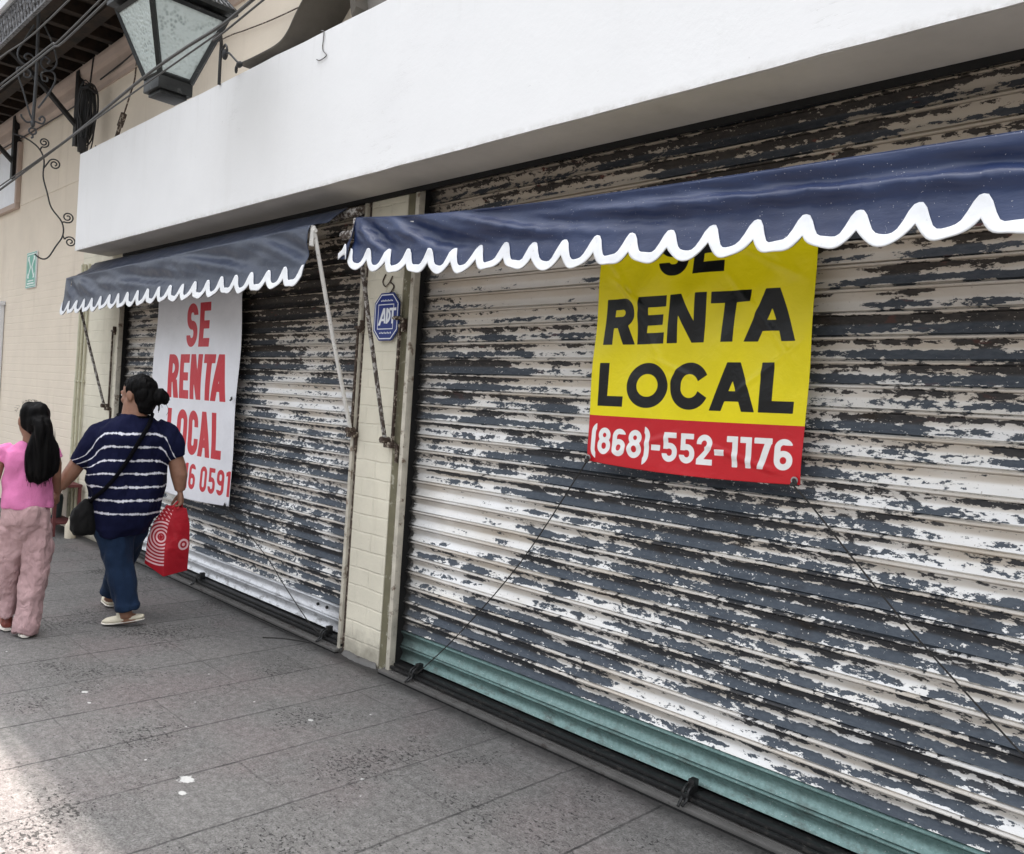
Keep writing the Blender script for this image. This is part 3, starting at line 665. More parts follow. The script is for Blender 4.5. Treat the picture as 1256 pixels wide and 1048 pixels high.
# ------------------------------------------------------------------ awnings
def awning(name, label, x0, x1, bar, mat, fold, period, vdrop, arms, roller, endflap=None, rollout=.1):
    """bar(x)->(y,z) of the front bar; fold(u,v)-> outward ripple"""
    t = thing(name, label, 'awning', (0, 0, 0), 0, 'navy awnings over the shutters')
    nl = max(2, round((x1-x0)/period)); per = (x1-x0)/nl; nu = nl*14; nv = 34
    xs = np.linspace(x0, x1, nu+1)
    ph = ((xs-x0)/per) % 1.0
    def lobe(p):   # lower edge: rounded lobes meeting in cusps
        s = np.abs(2*p-1); return .056*s**2.4
    def peak(p): q = np.minimum(p, 1-p); return .037+.090*np.exp(-(q/.245)**3.0)
    jit = np.array([mn.noise((x*2.7, x0, 2)) for x in xs])*.014
    skew = np.clip(ph+.02*np.sin(2*math.pi*ph), 0, 1)
    lowj = lobe(skew)+jit; upj = peak(skew)+jit*.6
    def surf(x, u, v, out=0.0):
        """v 0 at bar, 1 at lobe bottoms"""
        y, z = bar(x); d = fold(u, v)
        return (x+.06*d, y-.012-.05*v*v-d-out, z-vdrop*v+.018*math.sin(2*math.pi*(u*7+v))*.3*v)
    X = np.zeros((nv+1, nu+1)); Y = X.copy(); Z = X.copy()
    for i, x in enumerate(xs):
        u = (x-x0); vb = 1-lowj[i]/vdrop
        for j in range(nv+1): X[j, i], Y[j, i], Z[j, i] = surf(x, u, (j/nv)*vb)
    cl = obj('valance', numgrid('valance', X, Y, Z), mat, t, True, 180)
    so = cl.modifiers.new('thick', 'SOLIDIFY'); so.thickness = .0025; so.offset = 1
    # painted white wave bound along the edge
    m = 8; X2 = np.zeros((m+1, nu+1)); Y2 = X2.copy(); Z2 = X2.copy()
    for i, x in enumerate(xs):
        u = (x-x0); v0 = 1-upj[i]/vdrop; v1 = 1-lowj[i]/vdrop+.004
        for j in range(m+1): X2[j, i], Y2[j, i], Z2[j, i] = surf(x, u, v0+(v1-v0)*j/m, .004)
    tr = obj('scalloped_trim', numgrid('scalloped_trim', X2, Y2, Z2), M['trim'], t, True, 180)
    s2 = tr.modifiers.new('thick', 'SOLIDIFY'); s2.thickness = .0045; s2.offset = 0
    # roof sheet from the roller down to the bar
    nr = 14; X3 = np.zeros((nr+1, nu+1)); Y3 = X3.copy(); Z3 = X3.copy()
    for i, x in enumerate(xs):
        y, z = bar(x); ry, rz = roller(x)
        for j in range(nr+1):
            s = j/nr; sag = .03*math.sin(math.pi*s)+.010*math.sin(math.pi*s)*math.sin(x*9+s*2)+.016*math.sin(math.pi*s)*mn.noise((x*5, s*3, x0))+.008*math.sin(math.pi*s)*mn.noise((x*16+s*6, s*4, x0))
            X3[j, i] = x; Y3[j, i] = ry+(y-.012-ry)*s; Z3[j, i] = rz+(z-rz)*s-sag*(.6 if abs(rz-z) < .06 else 1)
    rf = obj('roof_sheet', numgrid('roof_sheet', X3, Y3, Z3), mat, t, True, 180)
    s3 = rf.modifiers.new('thick', 'SOLIDIFY'); s3.thickness = .0025; s3.offset = 0
    if endflap: endflap(t, bar, mat)
    bm = newbm(); tube(bm, [(x, bar(x)[0]+.014, bar(x)[1]-.028) for x in np.linspace(x0-.035, x1+.02, 40)], .012, 8); obj('front_bar', bm, M['whitepaint'], t)
    bm = newbm(); tube(bm, [(x, roller(x)[0]+.02, roller(x)[1]-.03) for x in np.linspace(x0-rollout, x1+.1, 24)], .027, 10); obj('roller', bm, M['rustpole'], t)
    for (xa, zb, zt, mp, rail) in arms:
        by, bz = bar(min(max(xa, x0), x1))
        bm = newbm(); tube(bm, [(xa, -.05, zb), (xa-.01, -.05+(by+.05)*.5, zb+(bz-zb)*.5+.0), (xa-.015, by+.01, bz-.01)], .013, 8); tube(bm, [(xa-.02, by+.01, bz), (xa-.02, by+.005, bz-.12)], .016, 8)
        a = obj('arm', bm, mp, t)
        if rail:
            bm = newbm(); box(bm, rail-.0085, rail+.0085, -.026, -.010, zb-.02, zt, .002)
            box(bm, rail-.03, rail+.05, -.026, -.001, zt, zt+.016, .002); box(bm, rail+.03, rail+.044, -.032, -.001, zt-.03, zt+.05, .002); obj('slide_rail', bm, M['rust'], a)
            bm = newbm(); box(bm, min(xa, rail)-.022, max(xa, rail)+.022, -.045, -.001, zb-.045, zb-.01, .005); box(bm, rail+.032, rail+.046, -.02, -.001, zb-.13, zb-.02, .003); tube(bm, [(xa, -.08, zb), (xa, -.02, zb)], .02, 8); obj('pivot_bracket', bm, M['rust'], a)
    return t

def build_awnings():
    def barL(x): return (-.40, 2.585+.03*(x+8.86)/4.45)
    def hold(v): k = min(1, max(0, (v-.22)/.5)); return 1-.95*k*k*(3-2*k)
    def W(p):
        q = math.sin(p); return math.copysign(abs(q)**.8, q)+.35*math.sin(2*p+.6)
    def foldL(u, v):
        s = v**.8*(1-.25*v)
        a = .026*W(2*math.pi*(1.3*v-1.7*math.log1p(u*1.9)))*math.exp(-u*.35)
        w = 4.45-u; b_ = .030*W(2*math.pi*(1.5*v+1.4*math.log1p(w*1.6)))*math.exp(-w*.22)
        c = .012*mn.noise((u*2.2+v*1.6, v*1.4, 4))+.006*mn.noise((u*7-v*5, v*3, 8))
        return 2.2*s*hold(v)*min(1, u/.25+.15)*(a+b_+c*1.5)
    awning('awning', 'dusty navy awning with white scalloped edge above the white rental banner', -8.86, -4.42, barL, M['vinyl_dusty'], foldL, .2085, .362,
           [(-8.70, 1.375, 2.11, M['rustpole'], -8.675), (-4.405, 1.41, 2.05, M['whitepaint'], -4.438)], lambda x: (-.16, 2.775))
    def barR(x):
        u = x+4.03; return (-.345, 2.628-.150*(1-math.exp(-u*.75)))
    def foldR(u, v):
        s = v**.7*(1-.2*v)
        g = 1.9*(1-math.exp(-u/.85))
        a = .028*W(2*math.pi*(1.5*v+.1-g*1.7))*math.exp(-u*.30)
        b_ = .024*W(2*math.pi*(1.75*v-.22*u+.35*mn.noise((u*.9, 2, 1))+.1))*(1-math.exp(-u*.6))
        c = .012*mn.noise((u*1.6-v*2.0, v*2.2, 14))+.006*mn.noise((u*6-v*9, v*3, 18))
        return 3.0*s*hold(v)*min(1, u/.2+.2)*(a+b_+c*1.3)
    def flap(t, bar, mat):
        # the torn-loose corner of the valance hangs back towards the wall
        y, z = bar(-4.03)
        def F(u, v):
            p0 = Vector((-4.03, y-.012, z+.0)); p1 = Vector((-4.03, y-.062, z-.305+.062)); q0 = Vector((-4.06, y+.03, z-.02)); q1 = Vector((-4.17, y-.02, z-.225))
            a = p0.lerp(p1, v); c = q0.lerp(q1, v); r = a.lerp(c, u); r.y += .015*math.sin(u*3.1)*v; return r
        bm = newbm(); grid(bm, F, 14, 16); o = obj('valance_corner', bm, mat, t, True, 180); m = o.modifiers.new('s', 'SOLIDIFY'); m.thickness = .0025
        def G(u, v):
            r = Vector(F(u, 1.0)); up = .034+.03*math.sin(math.pi*min(1, u*1.25))**2; low = .0
            r.z += low+(up-low)*(1-v)+.028*math.sin(math.pi*u)-.004; r.y -= .005; return r
        bm = newbm(); grid(bm, G, 18, 5); o = obj('scalloped_trim', bm, M['trim'], t, True, 180); m = o.modifiers.new('s', 'SOLIDIFY'); m.thickness = .0045
    awning('awning', 'deep navy awning with large white scallops above the yellow banner', -4.03, 1.55, barR, M['vinyl'], foldR, .1795, .305,
           [(-4.04, 1.375, 2.05, M['rustpole'], -4.008)], lambda x: (-.26, barR(max(x, -4.03))[1]-.022), flap, .30)

# ------------------------------------------------------------------ banners, cords, signs
def build_banners():
    # yellow / red
    x0, x1, z0, z1 = -2.487, -1.452, 1.394, 2.46; nx, nz = 300, 310
    X, Z = np.meshgrid(np.linspace(x0, x1, nx), np.linspace(z0, z1, nz)); u = (X-x0)/(x1-x0); w = (Z-z0)/(z1-z0)
    ink = np.full_like(X, 9.0)
    W = {'S': .66, 'E': .68, 'R': .76, 'N': .84, 'T': .80, 'A': .96, 'L': .66, 'O': 1.02, 'C': .92, '*': .7}
    sx = lambda s, h, gap, xa, xb: text((X-xa)*textw(s, h, W, gap)/(xb-xa), Z, s, 0, 0, h, W, .235, gap)
    tz = Z-.012*(u-.5)
    def line(s, xa, xb, za, h, gap, t):
        L = textw(s, h, W, gap); return text((X-xa)*L/(xb-xa), tz, s, 0, za, h, W, t, gap)
    ink = np.minimum(ink, line('SE', -2.150, -1.835, 2.222, .205, .12, .235))
    ink = np.minimum(ink, line('RENTA', -2.437, -1.515, 1.933, .208, .085, .245))
    ink = np.minimum(ink, line('LOCAL', -2.442, -1.502, 1.655, .196, .07, .25))
    red = 1.611-Z+.010*(u-.5)
    W = {'(': .24, ')': .24, '-': .36, '1': .40, '*': .60}
    ink = np.minimum(ink, line('(868)-552-1176', -2.466, -1.487, 1.440, .118, .085, .195))
    Y = -.030-.012*np.sin(u*3.1+.5)-.010*np.sin(math.pi*w)*np.sin(u*9+w*5)-.006*np.sin(w*17+u*6)*np.exp(-((w-.02)/.10)**2)-.006*np.sin(u*22-w*14)*(w > .25)*np.clip((w-.25)*3, 0, 1)
    for (ua, wa, ub, wb, am, wd) in ((.0, .95, .45, .30, .006, .018), (.05, .80, .30, .62, .007, .014), (.62, .80, .95, .42, .006, .016), (.55, .95, .98, .72, .006, .02), (.30, .45, .55, .36, .005, .012), (.05, .02, .5, .16, .006, .014), (.95, .03, .55, .13, .006, .014), (.7, .30, .98, .52, .005, .012)):
        px, pz = (u-ua)*1.035, (w-wa)*1.07; dx, dz = (ub-ua)*1.035, (wb-wa)*1.07; L = math.hypot(dx, dz); al = (px*dx+pz*dz)/L; ac = (px*dz-pz*dx)/L
        Y = Y-am*np.exp(-(ac/wd)**2)*np.clip(np.minimum(al/.08, (L-al)/.08), 0, 1)
    Zd = Z+.020*(u*(1-u))*4*(np.exp(-w*9))*-.8
    me = numgrid('banner', X, Y, Zd); set_attr(me, 'ink', ink.ravel()); set_attr(me, 'zone', red.ravel())
    b = thing('banner', 'yellow and red rental banner with black block letters and a phone number', 'banner')
    s = obj('printed_sheet', me, M['bannery'], b, True, 180); m = s.modifiers.new('t', 'SOLIDIFY'); m.thickness = .0015; m.offset = 0
    def eyelets(par, pts):
        for p in pts:
            bm = newbm(); n = 14; P = [(p[0]+.011*math.cos(2*math.pi*i/n), p[1]-.003, p[2]+.011*math.sin(2*math.pi*i/n)) for i in range(n+1)]; tube(bm, P, .0038, 6, cap=False); obj('eyelet', bm, M['steel'], par)
            bm = newbm(); tube(bm, smoothpath([(p[0], p[1]-.008, p[2]+.004), (p[0]+.012, p[1]-.014, p[2]-.012), (p[0]-.008, p[1]-.012, p[2]-.018), (p[0]+.004, p[1]-.006, p[2]-.004)], 4), .006, 5); obj('knot', bm, M['twine'], par)
    eyelets(b, [(-2.474, -.045, 1.408), (-1.470, -.034, 1.410)])
    # white with red condensed letters
    x0, x1, z0, z1 = -7.555, -5.985, .725, 2.52; nx, nz = 300, 345
    X, Z = np.meshgrid(np.linspace(x0, x1, nx), np.linspace(z0, z1, nz)); u = (X-x0)/(x1-x0); w = (Z-z0)/(z1-z0)
    W = {'S': .56, 'E': .48, 'R': .52, 'N': .55, 'T': .46, 'A': .60, 'L': .44, 'O': .54, 'C': .52, '1': .30, ' ': .26, '*': .52}
    tz = Z
    ink = np.full_like(X, 9.0)
    ink = np.minimum(ink, line('SE', -6.915, -6.475, 1.945, .36, .085, .205))
    ink = np.minimum(ink, line('RENTA', -7.235, -6.130, 1.515, .37, .065, .205))
    ink = np.minimum(ink, line('LOCAL', -7.205, -6.170, 1.065, .36, .065, .205))
    tz = Z+.020*(u-.5)
    ink = np.minimum(ink, line('816 0591', -6.93, -5.992, .805, .195, .11, .18))
    Y = -.030-.014*np.sin(u*2.8+.4)-.010*np.sin(u*8+w*4)*np.sin(math.pi*w)-.006*np.sin(w*13+u*2)
    me = numgrid('banner', X, Y, Z-.03*np.sin(u*math.pi)*np.exp(-w*8)); set_attr(me, 'ink', ink.ravel())
    b2 = thing('banner', 'tall white rental banner with narrow red letters behind the walking woman', 'banner')
    s = obj('printed_sheet', me, M['bannerw'], b2, True, 180); m = s.modifiers.new('t', 'SOLIDIFY'); m.thickness = .0015; m.offset = 0
    eyelets(b2, [(-6.005, -.052, .742), (-6.003, -.052, 1.55)])
    for pts, lab in (([(-2.474, -.055, 1.39), (-2.886, -.02, .846), (-3.335, -.005, .368), (-3.66, .0, .07)], 'thin dark cord from the lower left corner of the yellow banner'),
                     ([(-1.468, -.045, 1.39), (-1.392, -.02, 1.31), (-1.227, -.01, 1.14), (-.986, -.005, .905), (-.66, .0, .626), (-.1, .0, .16)], 'thin dark cord from the lower right corner of the yellow banner'),
                     ([(-6.0, -.06, .735), (-5.6, -.02, .53), (-5.374, -.0, .404), (-5.189, .0, .294), (-4.789, .0, .085), (-4.64, .0, .06)], 'thin dark cord from the white banner to the shutter foot')):
        bm = newbm(); tube(bm, smoothpath(pts, 5), .0034, 5); tag(obj('cord', bm, M['twine'], None), lab, 'cord')
    bm = newbm(); tube(bm, smoothpath([(-4.70, -.06, .004), (-4.86, -.16, .004), (-4.95, -.26, .004)], 5), .004, 5)
    tube(bm, smoothpath([(-4.68, -.06, .004), (-5.2, -.075, .006), (-5.9, -.07, .005)], 5), .0028, 5)
    tag(obj('cord', bm, M['twine'], None), 'loose dark cord end lying on the pavement below the far shutter', 'cord')

def build_signs():
    # octagonal alarm sign on the pillar
    t = thing('alarm_sign', 'blue octagonal alarm company sign on the cream brick pillar', 'sign', (-4.142, -.02, 2.113))
    hw, hh, cx, cz = .122, .142, .062, .048
    octo = lambda s: [(-hw*s+cx, -hh*s), (hw*s-cx, -hh*s), (hw*s, -hh*s+cz*1.25), (hw*s, hh*s-cz*1.25), (hw*s-cx, hh*s), (-hw*s+cx, hh*s), (-hw*s, hh*s-cz*1.25), (-hw*s, -hh*s+cz*1.25)]
    n = 150; X, Z = np.meshgrid(np.linspace(-hw, hw, n), np.linspace(-hh, hh, n))
    d8 = dpoly(X, Z, octo(1.0))
    ink = np.abs(d8+.010)-.0032
    fr = sub(dbox(X, Z, -.083, -.076, .074, .076), dbox(X, Z, -.078, -.071, .069, .071)); ink = np.minimum(ink, sub(fr, dbox(X, Z, .02, -.02, .3, .052)))
    def L(ch, xa, za, w, h, t_): return glyph(ch, (X-xa)/h, (Z-za)/h, w/h, t_)*h
    ink = U(ink, dpoly(X, Z, [(-.078, -.052), (-.056, -.052), (-.012, .052), (-.032, .052)]), dpoly(X, Z, [(-.018, -.040), (-.002, -.040), (-.012, .052), (-.030, .052)]), dbox(X, Z, -.055, -.026, -.008, -.012))
    ink = U(ink, L('D', .0, -.042, .046, .094, .19), dbox(X, Z, .030, .036, .098, .052), dbox(X, Z, .056, -.042, .074, .05))
    for zc, hgt, k in ((.098, .011, 9), (-.097, .011, 8)):
        for i in range(k):
            wd = .010; xc = -.054+i*.108/(k-1); ink = np.minimum(ink, dring(X, Z, xc-wd/2, zc-hgt/2, xc+wd/2, zc+hgt/2, .0035, .002) if i % 2 else dbox(X, Z, xc-wd/2, zc-hgt/2, xc+wd/2, zc+hgt/2-.004))
    me = numgrid('sign_face', X, np.full_like(X, -.0062), Z); set_attr(me, 'ink', ink.ravel())
    bm = bmesh.new(); bm.from_mesh(me)
    for i, p in enumerate(octo(1.0)):
        q = octo(1.0)[(i+1) % 8]; e = Vector((q[0]-p[0], 0, q[1]-p[1])); nr = Vector((e.z, 0, -e.x)).normalized()
        bmesh.ops.bisect_plane(bm, geom=bm.verts[:]+bm.edges[:]+bm.faces[:], plane_co=(p[0], 0, p[1]), plane_no=nr, clear_outer=True)
    bm.to_mesh(me); bm.free(); obj('sign_face', me, M['adt'], t, True, 180)
    bm = newbm(); prism(bm, octo(1.015), 'y', -.005, .003); obj('back_plate', bm, plain('sign_back', (.03, .05, .2), .5), t, smooth=False)
    bm = newbm(); tube(bm, [(.12, .018, -.012), (.12, -.03, -.012)], .012, 8); tube(bm, [(.09, -.02, -.012), (.15, -.02, -.012)], .008, 6); obj('fixing_bolt', bm, M['rust'], t)
    # green route sign on the far wall
    t = thing('route_sign', 'small green evacuation sign with white arrows on the cream wall', 'sign', (-11.57, -.012, 2.925))
    n = 110; X, Z = np.meshgrid(np.linspace(-.20, .20, n), np.linspace(-.215, .215, n))
    ink = sub(np.abs(dbox(X, Z, -.18, -.195, .18, .195))-.006, dbox(X, Z, 9, 9, 10, 10))
    for sx in (-1, 1):
        ink = U(ink, dpoly(sx*X, Z, [(.01, .035), (.05, .035), (.14, .16), (.10, .16)]), dpoly(sx*X, Z, [(.01, .035), (.05, .035), (.14, -.09), (.10, -.09)]), dpoly(sx*X, Z, [(.14, .17), (.07, .17), (.14, .10)]), dpoly(sx*X, Z, [(.14, -.10), (.07, -.10), (.14, -.03)]))
    ink = U(ink, dbox(X, Z, -.12, -.14, .12, -.125), dbox(X, Z, -.14, -.175, .14, -.155))
    me = numgrid('sign_face', X, np.full_like(X, -.0045), Z); set_attr(me, 'ink', ink.ravel()); obj('sign_face', me, M['green'], t, True, 180)
    bm = newbm(); box(bm, -.205, .205, -.004, .012, -.22, .22, .003); obj('back_plate', bm, M['window'], t)

# ------------------------------------------------------------------ lantern, ironwork, cables
def build_lantern():
    t = thing('street_lantern', 'large black four-sided street lantern with frosted panes above the white canopy', 'lantern', (-5.335, -.93, 3.405), R(68.2+24)); t.scale = (.94, .94, .94)
    # local: z up, square plan; wide at the top, narrow at the foot
    zb, zt, rb, rt = .11, .54, .098, .250
    def c(r, k, z): a = R(45+90*k); return Vector((r*1.414*math.cos(a), r*1.414*math.sin(a), z))
    bm = newbm()
    for k in range(4):
        a, b = c(rb, k, zb), c(rb, k+1, zb); d, e = c(rt, k+1, zt), c(rt, k, zt)
        pane = newbm(); q = [pane.verts.new(p) for p in (a, b, d, e)]; pane.faces.new(q)
        o = obj('pane', pane, M['glass'], t, False); s = o.modifiers.new('s', 'SOLIDIFY'); s.thickness = .006; s.offset = -1
        tube(bm, [c(rb+.006, k, zb-.01), c(rt+.006, k, zt+.01)], .020, 4)
    for r, z, w in ((rb, zb, .018), (rt, zt, .020)):
        for k in range(4): tube(bm, [c(r+.004, k, z), c(r+.004, k+1, z)], w, 4)
    obj('frame', bm, M['bronze'], t, True, 30)
    bm = newbm(); box(bm, -.115, .115, -.115, .115, 0.012, .094, .006); box(bm, -.09, .09, -.09, .09, -.012, .011, .004); obj('base_box', bm, M['bronze'], t)
    bm = newbm()
    A = [bm.verts.new(c(.305, k, zt+.03)) for k in range(4)]; B = [bm.verts.new(c(.305, k, zt+.06)) for k in range(4)]; D = [bm.verts.new(c(.12, k, zt+.30)) for k in range(4)]
    bm.faces.new(A[::-1]); bm.faces.new(D)
    for k in range(4): bm.faces.new((A[k], A[(k+1) % 4], B[(k+1) % 4], B[k])); bm.faces.new((B[k], B[(k+1) % 4], D[(k+1) % 4], D[k]))
    obj('roof', bm, M['bronze'], t, False)
    bm = newbm()
    for k in range(4):
        for i in range(1, 16):
            f = i/16; tube(bm, [c(.305, k, zt+.062).lerp(c(.305, k+1, zt+.062), f), c(.12, k, zt+.302).lerp(c(.12, k+1, zt+.302), f)], .007, 5)
    obj('roof_ribs', bm, M['lace'], t)
    bm = newbm(); ell(bm, (0, 0, .30), (.045, .045, .075)); tube(bm, [(0, 0, .1), (0, 0, .24)], .02, 8); obj('bulb', bm, M['window'], t)
    bm = newbm(); tube(bm, [(0, 0, zt+.30), (0, 0, zt+.62)], .022, 8); tube(bm, smoothpath([(0, 0, zt+.60), (.3, -.08, zt+.75), (.88, -.03, zt+.70)], 6), .02, 8); obj('hanging_arm', bm, M['bronze'], t)
    bm = newbm(); tube(bm, smoothpath([(-5.16, -.78, 3.86), (-5.45, -.6, 4.03), (-5.80, -.40, 4.08), (-5.86, -.37, 4.0), (-5.86, -.37, 3.92), (-5.877, -.36, 3.79)], 5), .013, 6)
    tag(obj('cable', bm, M['cable']), 'short black feed cable curving from the lantern down to the canopy edge', 'cable')
    bm = newbm(); tube(bm, smoothpath([(-5.84, -.37, 4.02), (-5.79, -.37, 4.05), (-5.76, -.37, 4.0), (-5.80, -.37, 3.96), (-5.74, -.37, 3.98), (-5.605, -.37, 3.889), (-5.56, -.37, 3.86)], 5), .008, 6)
    ell(bm, (-5.79, -.37, 3.98), (.022, .022, .04), seg=10); ell(bm, (-5.555, -.37, 3.852), (.035, .02, .022), seg=10); ell(bm, (-5.60, -.37, 3.83), (.012, .012, .03), seg=8)
    tag(obj('cable_clip', bm, M['cable']), 'small black insulator clip dangling beside the lantern feed cable', 'clip')

def spiral(cx, cz, r, turns=1.6, a0=90, sgn=1, n=26):
    return [(cx+r*(1-.78*i/n)*math.cos(R(a0)+sgn*2*math.pi*turns*i/n), 0, cz+r*(1-.78*i/n)*math.sin(R(a0)+sgn*2*math.pi*turns*i/n)) for i in range(n+1)]
def build_ironwork():
    t = thing('iron_scrollwork', 'hanging wrought iron bar with paired heart scrolls under the balcony', 'ironwork', (-8.0, -1.0, 0), R(75.83))
    bm = newbm(); tube(bm, [(.0, 0, 4.99), (.007, 0, 4.574), (.015, 0, 4.167), (.011, 0, 3.892), (.006, 0, 3.715)], .013, 8)
    P = [(.009+.027*math.cos(2*math.pi*i/14), 0, 3.679+.027*math.sin(2*math.pi*i/14)) for i in range(15)]; tube(bm, P, .008, 6); tube(bm, smoothpath([(.009, 0, 3.652), (.014, 0, 3.63), (0, 0, 3.62)], 3), .008, 6)
    ell(bm, (.008, 0, 3.74), (.02, .02, .03), seg=10)
    obj('stem', bm, M['iron'], t)
    for pts in ([(-.02, 4.56), (-.043, 4.512), (-.086, 4.411), (-.128, 4.312), (-.113, 4.241), (-.059, 4.215), (-.018, 4.24), (-.015, 4.295), (-.057, 4.311), (-.079, 4.278), (-.06, 4.258)],
                [(.05, 4.58), (.069, 4.544), (.109, 4.466), (.152, 4.341), (.155, 4.273), (.115, 4.214), (.061, 4.22), (.04, 4.269), (.068, 4.318), (.105, 4.30), (.09, 4.265)],
                [(-.0, 3.78), (-.022, 3.829), (-.078, 4.006), (-.126, 4.143), (-.11, 4.181), (-.063, 4.187), (-.026, 4.156), (-.036, 4.119), (-.071, 4.117), (-.075, 4.15)],
                [(.04, 3.88), (.085, 3.965), (.135, 4.074), (.155, 4.148), (.141, 4.2), (.092, 4.207), (.051, 4.176), (.059, 4.123), (.096, 4.119), (.095, 4.155)],
                [(-.08, 3.80), (-.073, 3.776), (-.035, 3.744), (0, 3.759)], [(.02, 3.765), (.035, 3.761), (.078, 3.757), (.094, 3.795), (.075, 3.818), (.052, 3.792), (.065, 3.78)]):
        bm = newbm(); tube(bm, smoothpath([(a, 0, z) for a, z in pts], 5), .0075, 6); obj('scroll', bm, M['iron'], t)
    t = thing('iron_branch', 'curving wrought iron branch with four spirals beside the canopy corner', 'ironwork', (-9.6, -.45, 0), R(75.0))
    bm = newbm(); tube(bm, smoothpath([(a, 0, z) for a, z in [(-.30, 4.04), (-.212, 4.029), (-.125, 3.99), (-.056, 3.93), (-.015, 3.831), (-.014, 3.665), (.03, 3.507), (.074, 3.364), (.177, 3.231), (.192, 3.098), (.131, 2.97), (.077, 2.861), (.028, 2.828), (-.024, 2.846), (-.05, 2.87)]], 4), .0075, 6); obj('stem', bm, M['iron'], t)
    for (cx, cz, r, a0, s) in ((-.024, 4.012, .050, -110, 1), (.081, 3.809, .058, 170, -1), (.227, 3.29, .058, -120, 1), (.262, 3.041, .056, 160, -1)):
        bm = newbm(); P = spiral(cx, cz, r, 1.7, a0, s); tube(bm, P, .007, 6)
        j = min(((-.056, 3.93), (-.0145, 3.75), (.177, 3.231), (.192, 3.098)), key=lambda q: (q[0]-P[0][0])**2+(q[1]-P[0][2])**2)
        tube(bm, smoothpath([(j[0], 0, j[1]), ((j[0]+P[0][0])/2, 0, (j[1]+P[0][2])/2), P[0]], 3), .007, 6); obj('scroll', bm, M['iron'], t)

def build_cables():
    def cab(name, pts, r, m, lab, cat='cable'):
        bm = newbm(); tube(bm, smoothpath(pts, 6), r, 6); tag(obj(name, bm, m), lab, cat)
    cab('cable', [(-14.0, -1.15, 2.95), (-8.925, -1.15, 3.151), (-8.243, -1.15, 3.182), (-7.112, -1.15, 3.253), (-6.212, -1.15, 3.315), (-5.098, -1.17, 3.392), (-4.542, -1.17, 3.417), (-4.16, -1.15, 3.441), (-3.823, -1.15, 3.473), (-2.5, -1.15, 3.62), (1.5, -1.1, 4.2)], .0085, M['greycable'], 'thickest grey cable passing in front of the lantern')
    cab('cable', [(-14.0, -1.15, 2.99), (-8.25, -1.16, 3.205), (-6.2, -1.16, 3.30), (-5.0, -1.16, 3.36), (-4.2, -1.15, 3.41), (-3.7, -1.16, 3.43), (1.5, -1.1, 4.1)], .005, M['greycable'], 'thin wire running just below the thick cable across the lantern')
    cab('cable', [(-15, -1.3, 4.1), (-8.265, -1.3, 3.894), (-7.753, -1.3, 3.882), (-6.496, -1.3, 3.864), (-5.4, -1.3, 3.875), (1.5, -1.3, 4.3)], .0065, M['greycable'], 'lower of two grey cables crossing in front of the iron scrollwork')
    cab('cable', [(-15, -1.3, 4.16), (-8.272, -1.3, 3.93), (-7.761, -1.3, 3.916), (-6.501, -1.3, 3.893), (-5.545, -1.3, 3.912), (1.5, -1.3, 4.36)], .0055, M['greycable'], 'upper of two grey cables crossing in front of the iron scrollwork')
    cab('cable', [(-15, -1.26, 4.55), (-10, -1.26, 4.30), (-8.0, -1.26, 4.20), (-6.0, -1.26, 4.16), (1.5, -1.26, 4.5)], .006, M['greycable'], 'grey cable running along the lattice edge of the balcony')
    cab('cable', [(-14, -.03, 4.70), (-11.129, -.03, 4.646), (-9.988, -.03, 4.65), (-9.374, -.1, 4.66)], .008, M['cable'], 'black wire along the wall below the cornice')
    cab('cable', [(-9.2, -.10, 4.68), (-8.597, -.05, 4.767), (-8.0, -.07, 4.80), (-6.0, -.07, 4.75)], .008, M['cable'], 'black wire leaving the cable coil along the cornice')
    cab('cable', [(-7.4, -.02, 4.46), (-6.537, -.02, 4.429), (-6.217, -.02, 4.398), (-5.654, -.02, 4.352), (-4.4, -.02, 4.30)], .005, M['rust'], 'thin brown wire on the cream wall right of the lantern')
    bm = newbm(); tube(bm, smoothpath([(-7.80, -.25, 4.80), (-7.822, -.25, 4.355), (-7.914, -.25, 4.209), (-8.046, -.25, 4.053)], 4), .007, 6); tube(bm, [(-8.046, -.25, 4.053), (-8.13, -.25, 3.96)], .028, 8); tube(bm, [(-8.13, -.25, 3.96), (-8.203, -.25, 3.86)], .018, 8)
    tag(obj('drop_wire', bm, M['rust']), 'thin drop wire ending in a connector above the canopy', 'wire')
    # coil of spare cable hanging from the brace
    t = thing('cable_coil', 'thick bundle of coiled black cable hanging beside the balcony brace', 'cable coil', (-9.25, -.16, 0), R(72.5))
    bm = newbm(); rr = random.Random(3)
    for i in range(26):
        w = .020+.085*rr.random(); top = 4.54+.10*rr.random(); bot = 3.90+.34*rr.random(); c = -.035+.075*(rr.random()-.5); y = (rr.random()-.5)*.14
        P = [(c+w*math.sin(2*math.pi*k/18)*(.75+.25*rr.random()*.4), y+.012*math.sin(k), (top+bot)/2+(top-bot)/2*math.cos(2*math.pi*k/18)) for k in range(19)]
        tube(bm, smoothpath(P, 2), .004+.006*rr.random(), 5)
    obj('loops', bm, M['cable'], t)
    bm = newbm(); tube(bm, [(-.10, -.06, 4.54), (-.03, -.09, 4.56), (.05, -.06, 4.53)], .02, 6); tube(bm, [(-.02, 0, 4.6), (0, 0, 4.9)], .008, 6); obj('tie', bm, M['blackiron'], t); bm = newbm(); box(bm, -.10, -.02, -.06, .06, 3.93, 4.06, .01); obj('splice_box', bm, M['blackiron'], t)
    bm = newbm()
    for i in range(5):
        a = rr.random(); tube(bm, smoothpath([(-9.5-.1*a, -.05, 4.66), (-9.75-.15*a, -.04, 4.3-.1*a), (-9.6-.1*a, -.04, 3.95-.1*a), (-9.35, -.06, 4.05)], 6), .004, 5)
    tag(obj('loose_wires', bm, M['greycable']), 'few thin loose wires looping on the wall beside the cable coil', 'wires')

